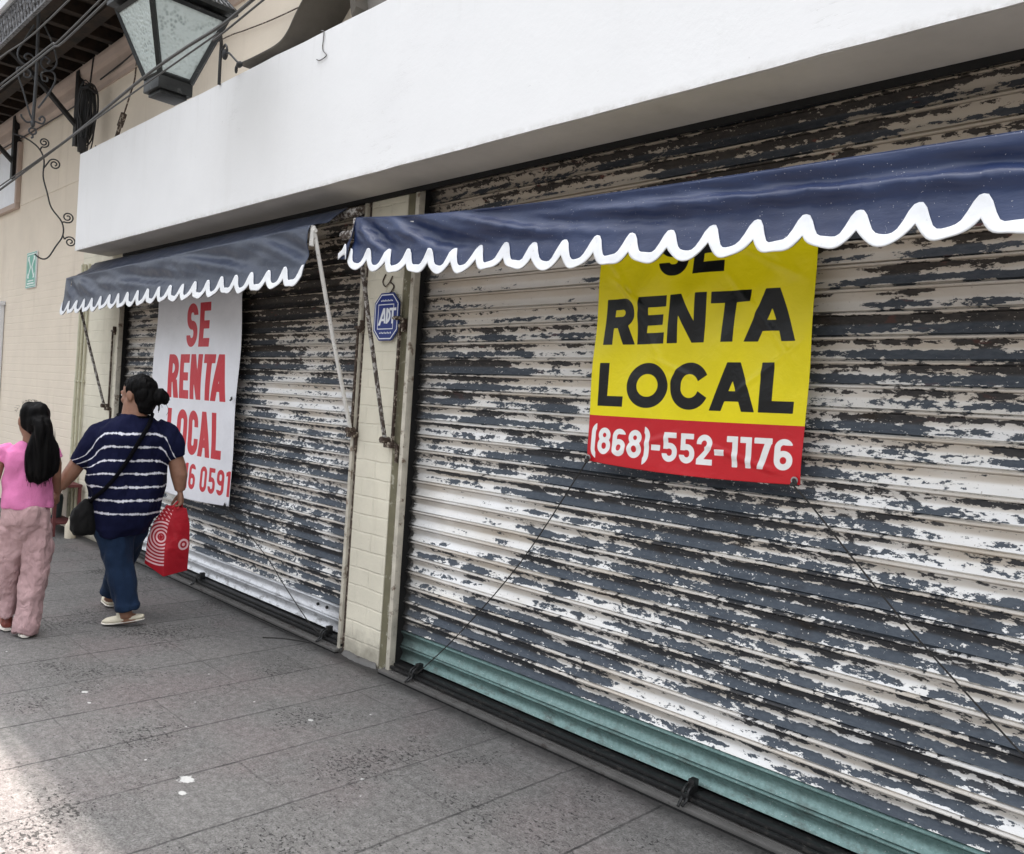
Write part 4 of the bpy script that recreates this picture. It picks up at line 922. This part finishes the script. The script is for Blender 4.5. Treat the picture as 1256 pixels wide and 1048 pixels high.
def build_cart():
    t = thing('wooden_stand', 'low slatted vendor stand with a dark red top against the wall behind the woman', 'stand', (-9.62, -.17, 0), 0)
    bm = newbm(); box(bm, -.38, .38, -.13, .14, .50, .53, .004); obj('top_board', bm, M['redwood'], t)
    bm = newbm()
    for x in (-.36, .36):
        for y in (-.11, .12):
            lb = newbm(); box(lb, x-.014, x+.014, y-.014, y+.014, 0, .498); obj('leg', lb, M['redwood'], t)
    bm.free(); bm = newbm()
    for i in range(8): x = -.30+i*.085; box(bm, x, x+.04, -.135, -.124, .22, .49, .003)
    obj('slats', bm, M['creamwood'], t)
    bm = newbm(); box(bm, -.36, .36, -.10, .12, .12, .14, .004); obj('shelf', bm, M['redwood'], t)
    bm = newbm(); loft(bm, [(0, 0, 0, .05, .05), (0, 0, .13, .052, .052), (0, 0, .16, .03, .03), (0, 0, .20, .02, .02), (0, 0, .22, .022, .022)], 14)
    o = tag(obj('bottle', bm, M['creamwood']), 'cream plastic bottle standing beside the low slatted stand', 'bottle'); o.location = (-9.13, -.16, 0)
    bm = newbm(); loft(bm, [(0, 0, 0, .12, .09), (0, 0, .2, .13, .10), (0, 0, .24, .12, .09)], 16); b2 = obj('pail', bm, M['bluegrey']); tag(b2, 'blue grey pail on the shelf end of the slatted stand', 'pail'); b2.location = (-9.72, -.17, .142)

# ------------------------------------------------------------------ people
def head(bm, c, fwd, s=1.0):
    """skull, face, jaw, nose, lips and ears round centre c looking along fwd"""
    f = Vector(fwd).normalized(); up = Vector((0, 0, 1)); up = (up-f*up.dot(f)).normalized(); r = f.cross(up).normalized()
    rot = Matrix((r, f, up)).transposed()
    def E(x, y, z, rx, ry, rz): ell(bm, Vector(c)+rot @ Vector((x, y, z))*s, (rx*s, ry*s, rz*s), rot, 18)
    E(0, -.012, .025, .074, .094, .088); E(0, .035, -.03, .060, .058, .080); E(0, .045, -.085, .040, .038, .034); E(0, .02, -.07, .055, .05, .045)
    E(0, .097, -.022, .012, .016, .012); E(0, .090, .0, .008, .012, .026); E(0, .082, .028, .045, .012, .011)
    E(0, .084, -.062, .022, .012, .006); E(0, .083, -.071, .020, .011, .006)
    for q in (-1, 1): E(q*.036, .068, -.022, .020, .018, .018); E(q*.076, -.005, -.010, .010, .022, .032); E(q*.030, .076, .010, .015, .012, .010)
    return rot
def hand(bm, w, d, palm, s=1.0, curl=.5, side=1):
    """wrist w, along d, palm normal 'palm' : palm + five bent fingers"""
    d = Vector(d).normalized(); p = Vector(palm); p = (p-d*p.dot(d)).normalized(); x = d.cross(p)*side
    W = Vector(w)
    tube(bm, [W-d*.02*s, W+d*.02*s, W+d*.055*s, W+d*.088*s], [.024*s, .029*s, .036*s, .030*s], 12, flat=.5 if abs(d.z) < .9 else .62)
    for i, (off, L) in enumerate(((-.028, .068), (-.010, .078), (.009, .074), (.027, .058))):
        b = W+d*(.080-.004*abs(i-1))*s+x*off*s; P = [b]; a = 0
        for k, f in enumerate((.42, .33, .25)):
            a += curl*(.75+.12*k); P.append(P[-1]+(d*math.cos(a)+p*math.sin(a))*L*f*s)
        tube(bm, P, [.0095*s, .009*s, .0082*s, .0065*s], 8)
    b = W+d*.028*s-x*.024*s; P = [b]
    for a, L in ((.75, .036), (.5, .030), (.3, .022)): P.append(P[-1]+(d*math.cos(a)-x*math.sin(a)*.8+p*(.25+curl*.35)).normalized()*L*s)
    tube(bm, P, [.013*s, .011*s, .010*s, .0075*s], 8)
def folds(amp, sc, zst=.5, seed=0):
    def f(me):
        c = coords(me); nrm = np.empty(len(me.vertices)*3, dtype=np.float32); me.vertices.foreach_get('normal', nrm); nrm = nrm.reshape(-1, 3)
        d = np.array([mn.noise((p[0]*sc+seed, p[1]*sc, p[2]*sc*zst))+.5*mn.noise((p[0]*sc*2.1, p[1]*sc*2.1+seed, p[2]*sc*2.1*zst+3)) for p in c])
        c = c+nrm*(amp*d)[:, None]; me.vertices.foreach_set('co', c.astype(np.float32).ravel()); me.update()
    return f
def paint_face(o, c, rot, s):
    """eyes and lips as their own faces of the body skin"""
    me = o.data
    for m in (M['eye'], M['iris'], M['lip']): me.materials.append(m)
    C = Vector(c); inv = rot.inverted()
    for p in me.polygons:
        q = inv @ (p.center-C)/s
        if q.y < .05: continue
        for sx in (-1, 1):
            if ((q.x-sx*.030)/.0125)**2+((q.z-.008)/.0062)**2 < 1: p.material_index = 2 if ((q.x-sx*.030)**2+(q.z-.008)**2) < .0055**2 else 1
        if abs(q.x) < .021 and -.078 < q.z < -.055 and q.y > .076: p.material_index = 3

def build_woman():
    ang = R(69.41)
    t = thing('person', 'woman in navy tie-dye striped top and jeans walking away holding a red bag', 'person', (-5.75, -.86, 0), ang)
    yw = R(20)
    hc = (.012, .01, 1.535); fd = (-.76, .65, -.20); hs = 1.14
    armL = [(-.17, .0, 1.29), (-.26, -.01, 1.19), (-.325, -.02, 1.055), (-.365, -.035, .985), (-.412, -.055, .905)]
    armR = [(.16, .03, 1.29), (.245, .03, 1.20), (.288, .025, 1.06), (.302, .02, 1.00), (.313, .015, .895)]
    bm = newbm(); rot = head(bm, hc, fd, hs)
    tube(bm, [(-.005, .0, 1.33), (0, .0, 1.40), (.002, .01, 1.50)], [.10, .082, .072], 18)
    loft(bm, [(-.02, 0, .66, .15, .13, yw), (-.02, 0, .9, .2, .15, yw), (-.01, 0, 1.1, .2, .15, yw), (0, 0, 1.28, .17, .11, yw), (0, 0, 1.365, .11, .075, yw)], 24)
    tube(bm, armL, [.05, .050, .050, .048, .030], 14); tube(bm, armR, [.05, .050, .056, .056, .034], 14)
    hand(bm, armL[-1], (-.30, -.05, -.75), (.0, .9, .2), 1.0, .75, 1)
    hand(bm, armR[-1], (.10, -.02, -1), (-.9, -.2, .0), 1.05, .85, -1)
    tube(bm, [(-.075, -.02, .66), (-.042, -.055, .42), (-.008, -.085, .25), (.022, -.10, .06)], [.07, .05, .045, .040], 14)
    tube(bm, [(.0, .06, .66), (-.015, .185, .42), (-.055, .31, .25), (-.09, .425, .06)], [.07, .05, .045, .038], 14)
    tube(bm, [(.085, -.105, .055), (.02, -.095, .045), (-.09, -.065, .028)], [.030, .034, .024], 10); tube(bm, [(-.085, .42, .04), (-.10, .50, .035), (-.12, .60, .03)], [.030, .034, .024], 10)
    o = fused('body', bm, M['skin'], t, .0065, 2); paint_face(o, hc, rot, hs)
    # hair: combed back into a bun
    bm = newbm(); C = Vector(hc)
    def E(x, y, z, a, b, c_): ell(bm, C+rot @ Vector((x, y, z))*hs, (a*hs, b*hs, c_*hs), rot, 22)
    E(0, -.028, .036, .084, .094, .084); E(0, -.055, -.008, .078, .068, .080); E(0, -.05, -.06, .062, .052, .052); E(0, -.04, -.095, .05, .04, .03); E(0, .012, .058, .068, .050, .047)
    ell(bm, (.138, -.045, 1.528), (.058, .052, .052)); ell(bm, (.172, -.05, 1.522), (.036, .036, .040)); ell(bm, (.150, -.06, 1.558), (.035, .03, .028)); tube(bm, [(.07, -.02, 1.55), (.12, -.04, 1.53)], .052, 12)
    tube(bm, smoothpath([(.14, -.05, 1.50), (.150, -.05, 1.46), (.142, -.045, 1.42)], 4), [.009]*7+[.006, .004], 8)
    h = fused('hair', bm, M['hair'], t, .006, 2, folds(.009, 34, .4, 2))
    bm = newbm(); rr = random.Random(5)
    tube(bm, smoothpath([(.165, -.05, 1.50), (.195, -.05, 1.475), (.205, -.045, 1.44), (.195, -.04, 1.41)], 5), .0012, 4)
    for i in range(26):
        a = rr.random()*6.28; p = Vector((.145+.05*math.cos(a), -.05, 1.522+.045*math.sin(a))); q = p+Vector((.012*math.cos(a)+.012*(rr.random()-.3), 0, .012*math.sin(a)-.008)); tube(bm, smoothpath([p*1.0, (p+q)/2+Vector((0, 0, .004)), q], 3), .0009, 3)
    for i in range(18):
        a = R(20+140*rr.random()); p = C+Vector((.10*math.cos(a), -.02, .025+.088*math.sin(a)))*1.0; tube(bm, smoothpath([p, p+Vector((.012, 0, .010)), p+Vector((.026, 0, .004))], 3), .0008, 3)
    obj('loose_strands', bm, M['hair'], h)['kind'] = 'stuff'
    # top
    bm = newbm()
    loft(bm, [(-.045, .0, .60, .150, .135, yw, .012), (-.03, .0, .655, .183, .165, yw, .015), (-.015, .01, .72, .205, .185, yw), (-.013, .015, .80, .222, .20, yw), (-.018, .02, .90, .247, .205, yw),
              (-.027, .02, .955, .258, .20, yw), (-.022, .012, 1.05, .250, .185, yw), (-.01, .0, 1.15, .236, .17, yw), (-.005, -.005, 1.25, .238, .155, yw), (0, 0, 1.315, .215, .13, yw), (0, 0, 1.355, .168, .108, yw), (0, .004, 1.388, .118, .092, yw), (0, .006, 1.402, .098, .082, yw)], 34)
    tube(bm, [(-.10, .0, 1.30), (-.19, .0, 1.245), (-.265, -.01, 1.15), (-.328, -.02, 1.055)], [.085, .088, .078, .064], 18)
    tube(bm, [(.12, .03, 1.305), (.205, .03, 1.255), (.262, .028, 1.18), (.284, .025, 1.122)], [.090, .085, .070, .060], 18)
    def post(me):
        folds(.024, 6.5, .55, 3)(me); folds(.008, 17, .6, 13)(me); c = coords(me)
        # stripes run level across the back and bend down over each shoulder into the sleeve
        L = np.maximum(0, -(c[:, 0]+.165)); Rr = np.maximum(0, c[:, 0]-.185)
        top = np.clip((c[:, 2]-.98)/.15, 0, 1)
        sp = lambda q: .028*np.log1p(np.exp(np.clip(q/.028, -30, 30))); L, Rr = sp(-(c[:, 0]+.17)), sp(c[:, 0]-.19)
        s = c[:, 2]+top*(1.5*L*np.clip(L/.07, 0, 1)**.7+2.0*Rr*np.clip(Rr/.05, 0, 1)**.7)
        set_attr(me, 'stripe', s-.012)
    fused('striped_top', bm, M['shirt'], t, .0075, 3, post)
    bm = newbm(); P = [(.105*math.cos(a)*1.0, .004+.086*math.sin(a), 1.392-.012*math.cos(a)**2*0+(.012 if math.sin(a) > 0 else -.004)*abs(math.sin(a))) for a in np.linspace(0, 2*math.pi, 33)]
    Pr = [Vector((p[0]*math.cos(yw)-p[1]*math.sin(yw), p[0]*math.sin(yw)+p[1]*math.cos(yw), p[2])) for p in P]
    tube(bm, Pr, .008, 6, cap=False); obj('neckband', bm, M['strap'], t)
    # jeans
    bm = newbm()
    loft(bm, [(-.045, .03, .52, .05, .06, yw), (-.045, .03, .56, .10, .10, yw), (-.045, .02, .62, .14, .14, yw), (-.035, .01, .70, .155, .15, yw), (-.03, .01, .78, .16, .15, yw)], 26)
    tube(bm, [(-.09, -.0, .70), (-.085, -.02, .62), (-.058, -.04, .50), (-.035, -.06, .38), (-.008, -.085, .25), (.018, -.10, .15), (.025, -.102, .118)], [.10, .112, .100, .088, .080, .074, .066], 18)
    tube(bm, [(.01, .04, .70), (.012, .06, .62), (.0, .13, .50), (-.025, .21, .38), (-.055, .31, .25), (-.085, .40, .15), (-.092, .42, .10)], [.10, .108, .098, .084, .074, .066, .060], 18)
    tube(bm, [(.022, -.101, .150), (.026, -.102, .112)], [.080, .074], 18); tube(bm, [(-.083, .395, .15), (-.093, .42, .10)], [.068, .066], 16)
    fused('jeans', bm, M['jeans'], t, .007, 5, folds(.018, 11, .6, 9))
    def shoe(heel, toe, ank, lift):
        h, q = Vector(heel), Vector(toe); d = (q-h); L = d.length; d.normalize()
        bm = newbm()
        tube(bm, [h-d*.012, h+d*.03, h+d*L*.38, h+d*L*.68, q-d*.02, q+d*.008], [.020, .033, .036, .043, .034, .012], 16, flat=.62)
        a = Vector(ank); tube(bm, [h+d*L*.58+Vector((0, 0, .012)), h+d*L*.45+Vector((0, 0, .035))], [.036, .030], 12)
        s = fused('shoe', bm, M['canvas'], t, .005, 2)
        bm = newbm(); dn = Vector((0, 0, -.020)); tube(bm, [h-d*.014+dn, h+d*.03+dn, h+d*L*.4+dn, h+d*L*.7+dn*.95, q-d*.015+dn*.7, q+d*.012+dn*.35], [.018, .033, .036, .043, .036, .012], 16, flat=.22); obj('sole', bm, M['sole'], s)
        bm = newbm()
        return s
    shoe((.118, -.112, .066), (-.115, -.060, .026), (.03, -.10, .1), 0)
    shoe((-.082, .405, .036), (-.118, .62, .030), (-.09, .42, .1), 0)
    # shoulder bag on a crossing strap (held: its own things)
    b = thing('shoulder_bag', 'black shoulder bag on a long strap worn across the striped top', 'bag', (-5.75, -.86, 0), ang)
    bm = newbm(); loft(bm, [(-.255, -.02, .598, .070, .060, R(40)), (-.262, -.025, .63, .088, .075, R(40)), (-.262, -.025, .70, .092, .078, R(40)), (-.255, -.03, .765, .078, .066, R(40)), (-.25, -.035, .81, .050, .045, R(40)), (-.245, -.04, .835, .022, .02, R(40))], 22)
    fused('pouch', bm, M['blackcloth'], b, .007, 2, folds(.010, 14, .8, 1))
    return t

def shirt_back(a, z, extra=.0):
    """b of the back of the striped top at (a,z): the same rings the top is lofted from"""
    rows = [(.60, -.045, .0, .150, .135), (.72, -.015, .01, .205, .185), (.80, -.013, .015, .222, .20), (.90, -.018, .02, .247, .205), (1.05, -.022, .012, .250, .185), (1.15, -.01, 0, .236, .17), (1.25, -.005, -.005, .238, .155), (1.315, 0, 0, .215, .13), (1.36, 0, 0, .150, .098), (1.40, 0, .004, .098, .082)]
    zs = [r[0] for r in rows]; g = [np.interp(z, zs, [r[i] for r in rows]) for i in range(1, 5)]
    yw = R(20); best = 9
    for th in np.linspace(math.pi, 2*math.pi, 121):
        ex = math.copysign(abs(math.cos(th))**.9, math.cos(th)); ey = math.copysign(abs(math.sin(th))**.9, math.sin(th)); px, py = g[2]*ex, g[3]*ey
        A = g[0]+px*math.cos(yw)-py*math.sin(yw); Bq = g[1]+px*math.sin(yw)+py*math.cos(yw)
        if abs(A-a) < .006: best = min(best, Bq)
    if best > 5: best = g[1]
    return best-.014-extra
def build_strap():
    b = [o for o in bpy.data.objects if o.name.startswith('shoulder_bag')][0]
    line = [(.105, 1.39), (.085, 1.33), (.03, 1.22), (-.03, 1.10), (-.09, 1.00), (-.15, .92), (-.205, .86), (-.24, .815)]
    P = smoothpath([(a, 0, z) for a, z in line], 6); n = len(P)
    bm = newbm(); L = []
    for i, p in enumerate(P):
        w = .0145-.004*i/n; d = Vector((.72, 0, -.69)); rows = []
        for k in (-1, 0, 1):
            q = p+d*(w*k); rows.append((q.x, shirt_back(q.x, q.z, .004), q.z))
        L.append([bm.verts.new(q) for q in rows])
    for a, c in zip(L[:-1], L[1:]):
        for k in range(2): bm.faces.new((a[k], a[k+1], c[k+1], c[k]))
    o = obj('strap', bm, M['strap'], b, True, 180); m = o.modifiers.new('s', 'SOLIDIFY'); m.thickness = .006; m.offset = 0
    bm = newbm(); tube(bm, smoothpath([(.105, shirt_back(.10, 1.38), 1.39), (.11, .03, 1.41), (.09, .13, 1.33), (.0, .20, 1.15)], 5), .011, 8); obj('front_strap', bm, M['strap'], b)

def build_bag():
    ang = R(69.41)
    b = thing('shopping_bag', 'red reusable shopping bag with white ring target emblem carried in the right hand', 'bag', (-5.75, -.86, 0), ang)
    # plan corners (a,b) : N near edge, R right, F far, L left
    lv = [(.0, dict(N=(.236, -.075, .320), R=(.388, -.01, .348), F=(.268, .085, .375), L=(.116, .015, .395))),
          (.45, dict(N=(.232, -.080, .50), R=(.392, -.012, .52), F=(.272, .08, .55), L=(.124, .01, .56))),
          (.75, dict(N=(.245, -.062, .66), R=(.386, -.008, .665), F=(.29, .07, .68), L=(.160, .010, .685))),
          (1.0, dict(N=(.282, -.020, .79), R=(.360, -.002, .775), F=(.31, .035, .79), L=(.232, .005, .795)))]
    zz = [q[0] for q in lv]
    def corner(k, v): return Vector([np.interp(v, zz, [q[1][k][i] for q in lv]) for i in range(3)])
    for side, (c0, c1) in dict(front_panel=('N', 'R'), gusset=('L', 'N'), back_panel=('R', 'F'), far_gusset=('F', 'L')).items():
        nu, nv = 60, 110; X = np.zeros((nv+1, nu+1)); Y = X.copy(); Z = X.copy()
        for j in range(nv+1):
            v = j/nv; p, q = corner(c0, v), corner(c1, v)
            for i in range(nu+1):
                u = i/nu; r = p.lerp(q, u); e = u*(1-u)*4*math.sin(math.pi*min(1, v*1.05)); 
                dy = .020*mn.noise((r.x*9, r.z*7, 3))*e+.007*mn.noise((r.x*26+r.z*12, r.z*20, 7))*e+(-.012 if side in ('front_panel',) else .0)*e
                X[j, i], Y[j, i], Z[j, i] = r.x, r.y+dy, r.z
        me = numgrid(side, X, Y, Z); ink = np.full(X.size, 9.0); x, z = X.ravel(), Z.ravel()
        if side == 'front_panel':
            d = np.hypot((x-.352)*1.10, z-.532); ink = U(np.abs(d-.031)-.0068, d-.0115)
        if side == 'gusset':
            d = np.hypot((x-.208)*1.15, z-.585); f = np.abs((d/.0225+.12) % 1.0-.5); ink = (f-.24)*.0225; ink = np.where(d > .205, 9.0, ink); ink = np.where(d < .012, .01, ink)
            fade = z > .70; ink = np.where(fade & (np.sin(x*260+z*160) > .1), 9.0, ink)
        set_attr(me, 'ink', ink); o = obj(side, me, M['bagred'], b, True, 180); m = o.modifiers.new('s', 'SOLIDIFY'); m.thickness = .002; m.offset = 0
    bm = newbm(); q = [bm.verts.new(corner(k, 0)) for k in 'NRFL']; bm.faces.new(q); obj('base', bm, M['bagred'], b, False)
    bm = newbm()
    for k, off in (('N', -.0), ('F', .0)):
        for s in (-1, 1): tube(bm, smoothpath([corner(k, .97)+Vector((s*.02, 0, 0)), Vector((.322+s*.008, .006, .835))], 4), .010, 8, flat=.5)
    for v in bm.verts: pass
    me = bpy.data.meshes.new('h'); obj('handle', bm, plain('red_handle', (.42, .006, .016), .6), b)

def build_girl():
    ang = R(74.82)
    t = thing('person', 'girl in pink top and loose pink trousers with long black ponytail holding the woman\'s hand', 'person', (-5.75, -1.46, 0), ang)
    yw = R(12); hc = (-.012, .01, 1.338); fd = (-.42, .90, -.05); hs = .98
    armR = [(.105, .02, 1.14), (.128, .03, 1.07), (.134, .045, .99), (.138, .09, .93), (.147, .125, .885)]
    armL = [(-.14, .02, 1.14), (-.18, .02, 1.06), (-.195, .0, .96), (-.20, .03, .88), (-.205, .06, .80)]
    bm = newbm(); rot = head(bm, hc, fd, hs)
    tube(bm, [(-.015, .0, 1.14), (-.015, .0, 1.20), (-.014, .01, 1.29)], [.055, .045, .045], 14)
    loft(bm, [(-.01, 0, .74, .12, .085, yw), (-.01, 0, .95, .115, .08, yw), (-.015, 0, 1.1, .125, .08, yw), (-.018, 0, 1.17, .09, .055, yw)], 22)
    tube(bm, armR, [.042, .036, .031, .029, .021], 12); tube(bm, armL, [.042, .036, .031, .029, .021], 12)
    hand(bm, armR[-1], (.02, .25, -.9), (-1, .1, 0), .82, .6, 1); hand(bm, armL[-1], (0, .25, -.9), (1, 0, 0), .82, .4, -1)
    tube(bm, [(.050, 0, .76), (.055, -.005, .5), (.044, -.018, .3), (.014, -.05, .05)], [.05, .04, .036, .032], 12); tube(bm, [(-.07, .02, .76), (-.087, .055, .5), (-.095, .10, .3), (-.09, .14, .05)], [.05, .04, .036, .032], 12)
    tube(bm, [(.012, -.07, .035), (.01, .06, .03)], [.03, .028], 10); tube(bm, [(-.09, .14, .035), (-.095, .28, .03)], [.03, .028], 10)
    o = fused('body', bm, M['skin'], t, .006, 2); paint_face(o, hc, rot, hs)
    bm = newbm(); C = Vector(hc)
    def E(x, y, z, a, b, c_): ell(bm, C+rot @ Vector((x, y, z))*hs, (a*hs, b*hs, c_*hs), rot, 22)
    E(0, -.026, .032, .087, .097, .088); E(0, -.05, -.01, .084, .072, .082); E(0, .03, .055, .068, .052, .05); E(.02, -.06, -.05, .06, .05, .05)
    tube(bm, smoothpath([(.01, -.07, 1.36), (.035, -.105, 1.33), (.052, -.105, 1.26), (.062, -.095, 1.18), (.065, -.09, 1.10), (.055, -.09, 1.03), (.035, -.09, .975), (.022, -.09, .95)], 3), [.04, .045, .05, .052, .056, .060, .062, .064, .067, .070, .072, .073, .072, .070, .066, .060, .054, .046, .038, .028, .018, .010], 16, flat=.72)
    tube(bm, smoothpath([(.05, -.10, 1.30), (.098, -.10, 1.20), (.112, -.095, 1.10), (.100, -.09, 1.02), (.085, -.09, .975)], 4), [.03]*6+[.034]*6+[.028, .024, .018, .012, .008], 12)
    tube(bm, smoothpath([(.03, -.10, 1.30), (.005, -.105, 1.20), (-.005, -.10, 1.10), (.005, -.10, 1.01), (.000, -.10, .965)], 4), [.03]*6+[.034]*6+[.028, .024, .018, .012, .008], 12)
    h = fused('hair', bm, M['hair'], t, .006, 1, folds(.015, 20, .16, 4))
    bm = newbm(); rr = random.Random(8)
    for i in range(110):
        a = -.03+.14*rr.random(); z = .945+.12*rr.random()+1.2*max(0, abs(a-.04)-.05); tube(bm, smoothpath([(a, -.125, z+.12), (a+.006*(rr.random()-.5), -.128, z+.05), (a+.02*(rr.random()-.5), -.125, z-.012)], 3), .0013, 3)
    for i in range(40):
        z = 1.0+.25*rr.random(); a = .052+.062*(1 if rr.random() > .35 else -1); tube(bm, smoothpath([(a-.004, -.10, z+.06), (a+.006*rr.random(), -.10, z), (a+.018*(rr.random()-.3), -.10, z-.06)], 3), .0009, 3)
    for i in range(30):
        a = R(20+150*rr.random()); p = C+Vector((.088*math.cos(a), -.03, .03+.088*math.sin(a))); tube(bm, smoothpath([p, p+Vector((-.010*rr.random(), 0, .010)), p+Vector((-.022+.03*rr.random(), 0, .008))], 3), .0008, 3)
    obj('loose_strands', bm, M['hair'], h)['kind'] = 'stuff'
    bm = newbm(); P = [Vector((.025, -.098, 1.335))+Vector((.040*math.cos(a), .022*math.sin(a), .018*math.cos(a))) for a in np.linspace(0, 2*math.pi, 20)]; tube(bm, P, .007, 6, cap=False); obj('hair_tie', bm, M['blackcloth'], h)
    bm = newbm()
    loft(bm, [(-.008, 0, .795, .138, .105, yw), (-.008, 0, .82, .140, .108, yw), (-.009, 0, .90, .134, .102, yw), (-.012, 0, 1.0, .136, .098, yw), (-.014, 0, 1.09, .142, .092, yw), (-.016, 0, 1.145, .138, .08, yw), (-.016, 0, 1.185, .092, .062, yw), (-.015, 0, 1.205, .055, .05, yw)], 30)
    tube(bm, [(.07, .02, 1.155), (.105, .02, 1.135), (.130, .022, 1.095)], [.045, .048, .046], 14)
    tube(bm, [(-.10, .02, 1.16), (-.145, .02, 1.145), (-.178, .02, 1.105), (-.19, .02, 1.085)], [.045, .052, .056, .056], 14)
    fused('pink_top', bm, M['pinktop'], t, .0065, 2, folds(.018, 11, .6, 6))
    bm = newbm()
    loft(bm, [(-.01, .01, .58, .04, .05, yw), (-.01, .01, .63, .09, .09, yw), (-.008, .0, .70, .138, .115, yw), (-.008, 0, .76, .138, .11, yw), (-.008, 0, .81, .130, .10, yw)], 26)
    tube(bm, [(.045, 0, .74), (.050, 0, .64), (.056, 0, .52), (.052, -.01, .38), (.036, -.025, .22), (.022, -.035, .09), (.016, -.04, .022)], [.085, .090, .086, .078, .072, .069, .069], 18)
    tube(bm, [(-.065, .01, .74), (-.072, .02, .64), (-.086, .05, .52), (-.094, .085, .38), (-.096, .11, .25), (-.092, .125, .15), (-.090, .13, .105)], [.085, .090, .086, .076, .071, .067, .067], 18)
    def post(me):
        folds(.024, 9, .35, 12)(me); folds(.008, 19, .9, 5)(me)
    fused('wide_trousers', bm, M['pinklinen'], t, .0065, 6, post)
    for hx, hb, tx, tb in ((.014, -.085, .005, .13), (-.085, .10, -.105, .31)):
        h_, q = Vector((hx, hb, .042)), Vector((tx, tb, .036)); d = (q-h_).normalized(); L = (q-h_).length
        bm = newbm(); tube(bm, [h_-d*.012, h_+d*.02, h_+d*L*.45, h_+d*L*.72, q], [.022, .034, .035, .040, .020], 14, flat=.8); tube(bm, [h_+d*.02, h_+d*.03+Vector((0, 0, .05))], [.032, .030], 12); s = fused('shoe', bm, M['redshoe'], t, .005, 2)
        bm = newbm(); dn = Vector((0, 0, -.026)); tube(bm, [h_-d*.018+dn, h_+d*.02+dn, h_+d*L*.45+dn, h_+d*L*.72+dn, q+d*.006+dn], [.024, .037, .038, .043, .024], 14, flat=.36); obj('sole', bm, M['sole'], s)

# ------------------------------------------------------------------ light and camera
def build_light():
    w = bpy.data.worlds.new('World'); scene.world = w; w.use_nodes = True; nt = w.node_tree; bg = nt.nodes['Background']
    sky = nt.nodes.new('ShaderNodeTexSky'); sky.sky_type = 'NISHITA'; sky.sun_disc = False; sky.sun_elevation = R(76.5); sky.sun_rotation = R(0); sky.dust_density = 4.0; sky.air_density = 1.2
    hs = nt.nodes.new('ShaderNodeHueSaturation'); hs.inputs['Saturation'].default_value = .22; hs.inputs['Value'].default_value = 1.0
    nt.links.new(sky.outputs[0], hs.inputs['Color']); tc = nt.nodes.new('ShaderNodeTexCoord'); sp = nt.nodes.new('ShaderNodeSeparateXYZ'); nt.links.new(tc.outputs['Generated'], sp.inputs[0])
    mr = nt.nodes.new('ShaderNodeMapRange'); nt.links.new(sp.outputs[2], mr.inputs[0]); mr.inputs[1].default_value = 0; mr.inputs[2].default_value = .9; mr.inputs[3].default_value = .32; mr.inputs[4].default_value = 1.55
    cl = nt.nodes.new('ShaderNodeTexNoise'); nt.links.new(tc.outputs['Generated'], cl.inputs['Vector']); cl.inputs['Scale'].default_value = 2.2; cl.inputs['Detail'].default_value = 5
    cr = nt.nodes.new('ShaderNodeMapRange'); nt.links.new(cl.outputs['Fac'], cr.inputs[0]); cr.inputs[1].default_value = .35; cr.inputs[2].default_value = .65; cr.inputs[3].default_value = .8; cr.inputs[4].default_value = 1.2
    mu = nt.nodes.new('ShaderNodeMath'); mu.operation = 'MULTIPLY'; nt.links.new(mr.outputs[0], mu.inputs[0]); nt.links.new(cr.outputs[0], mu.inputs[1])
    vm = nt.nodes.new('ShaderNodeVectorMath'); vm.operation = 'SCALE'; nt.links.new(hs.outputs[0], vm.inputs[0]); nt.links.new(mu.outputs[0], vm.inputs['Scale'])
    nt.links.new(vm.outputs[0], bg.inputs[0]); bg.inputs[1].default_value = .15
    s = bpy.data.lights.new('sun', 'SUN'); s.energy = 4.4; s.angle = R(1.3); s.color = (1.0, .94, .87)
    o = bpy.data.objects.new('sun', s); COL.objects.link(o); o.rotation_euler = (R(-(90-76.5)), 0, 0)
    scene.view_settings.view_transform = 'Standard'; scene.view_settings.look = 'None'; scene.view_settings.gamma = 1.0; scene.view_settings.exposure = EXPOSURE

def build_camera():
    yaw, pitch, roll = R(45.1), R(-1.12), R(3.9)
    f = Vector((-math.sin(yaw)*math.cos(pitch), math.cos(yaw)*math.cos(pitch), math.sin(pitch))); r = Vector((math.cos(yaw), math.sin(yaw), 0)); u = r.cross(f)
    r2 = r*math.cos(roll)+u*math.sin(roll); u2 = u*math.cos(roll)-r*math.sin(roll)
    c = bpy.data.cameras.new('camera'); c.sensor_fit = 'HORIZONTAL'; c.sensor_width = 36; c.lens = 36*1025/1256; c.clip_start = .05; c.clip_end = 9000
    o = bpy.data.objects.new('camera', c); COL.objects.link(o)
    m = Matrix((r2, u2, -f)).transposed().to_4x4(); m.translation = (0, -3.02, 1.60); o.matrix_world = m; scene.camera = o

EXPOSURE = 1.6
build_materials(); build_ground(); build_shop(); build_neighbour(); build_awnings(); build_banners(); build_signs()
build_lantern(); build_ironwork(); build_cables(); build_cart(); build_woman(); build_strap(); build_bag(); build_girl(); build_light(); build_camera()
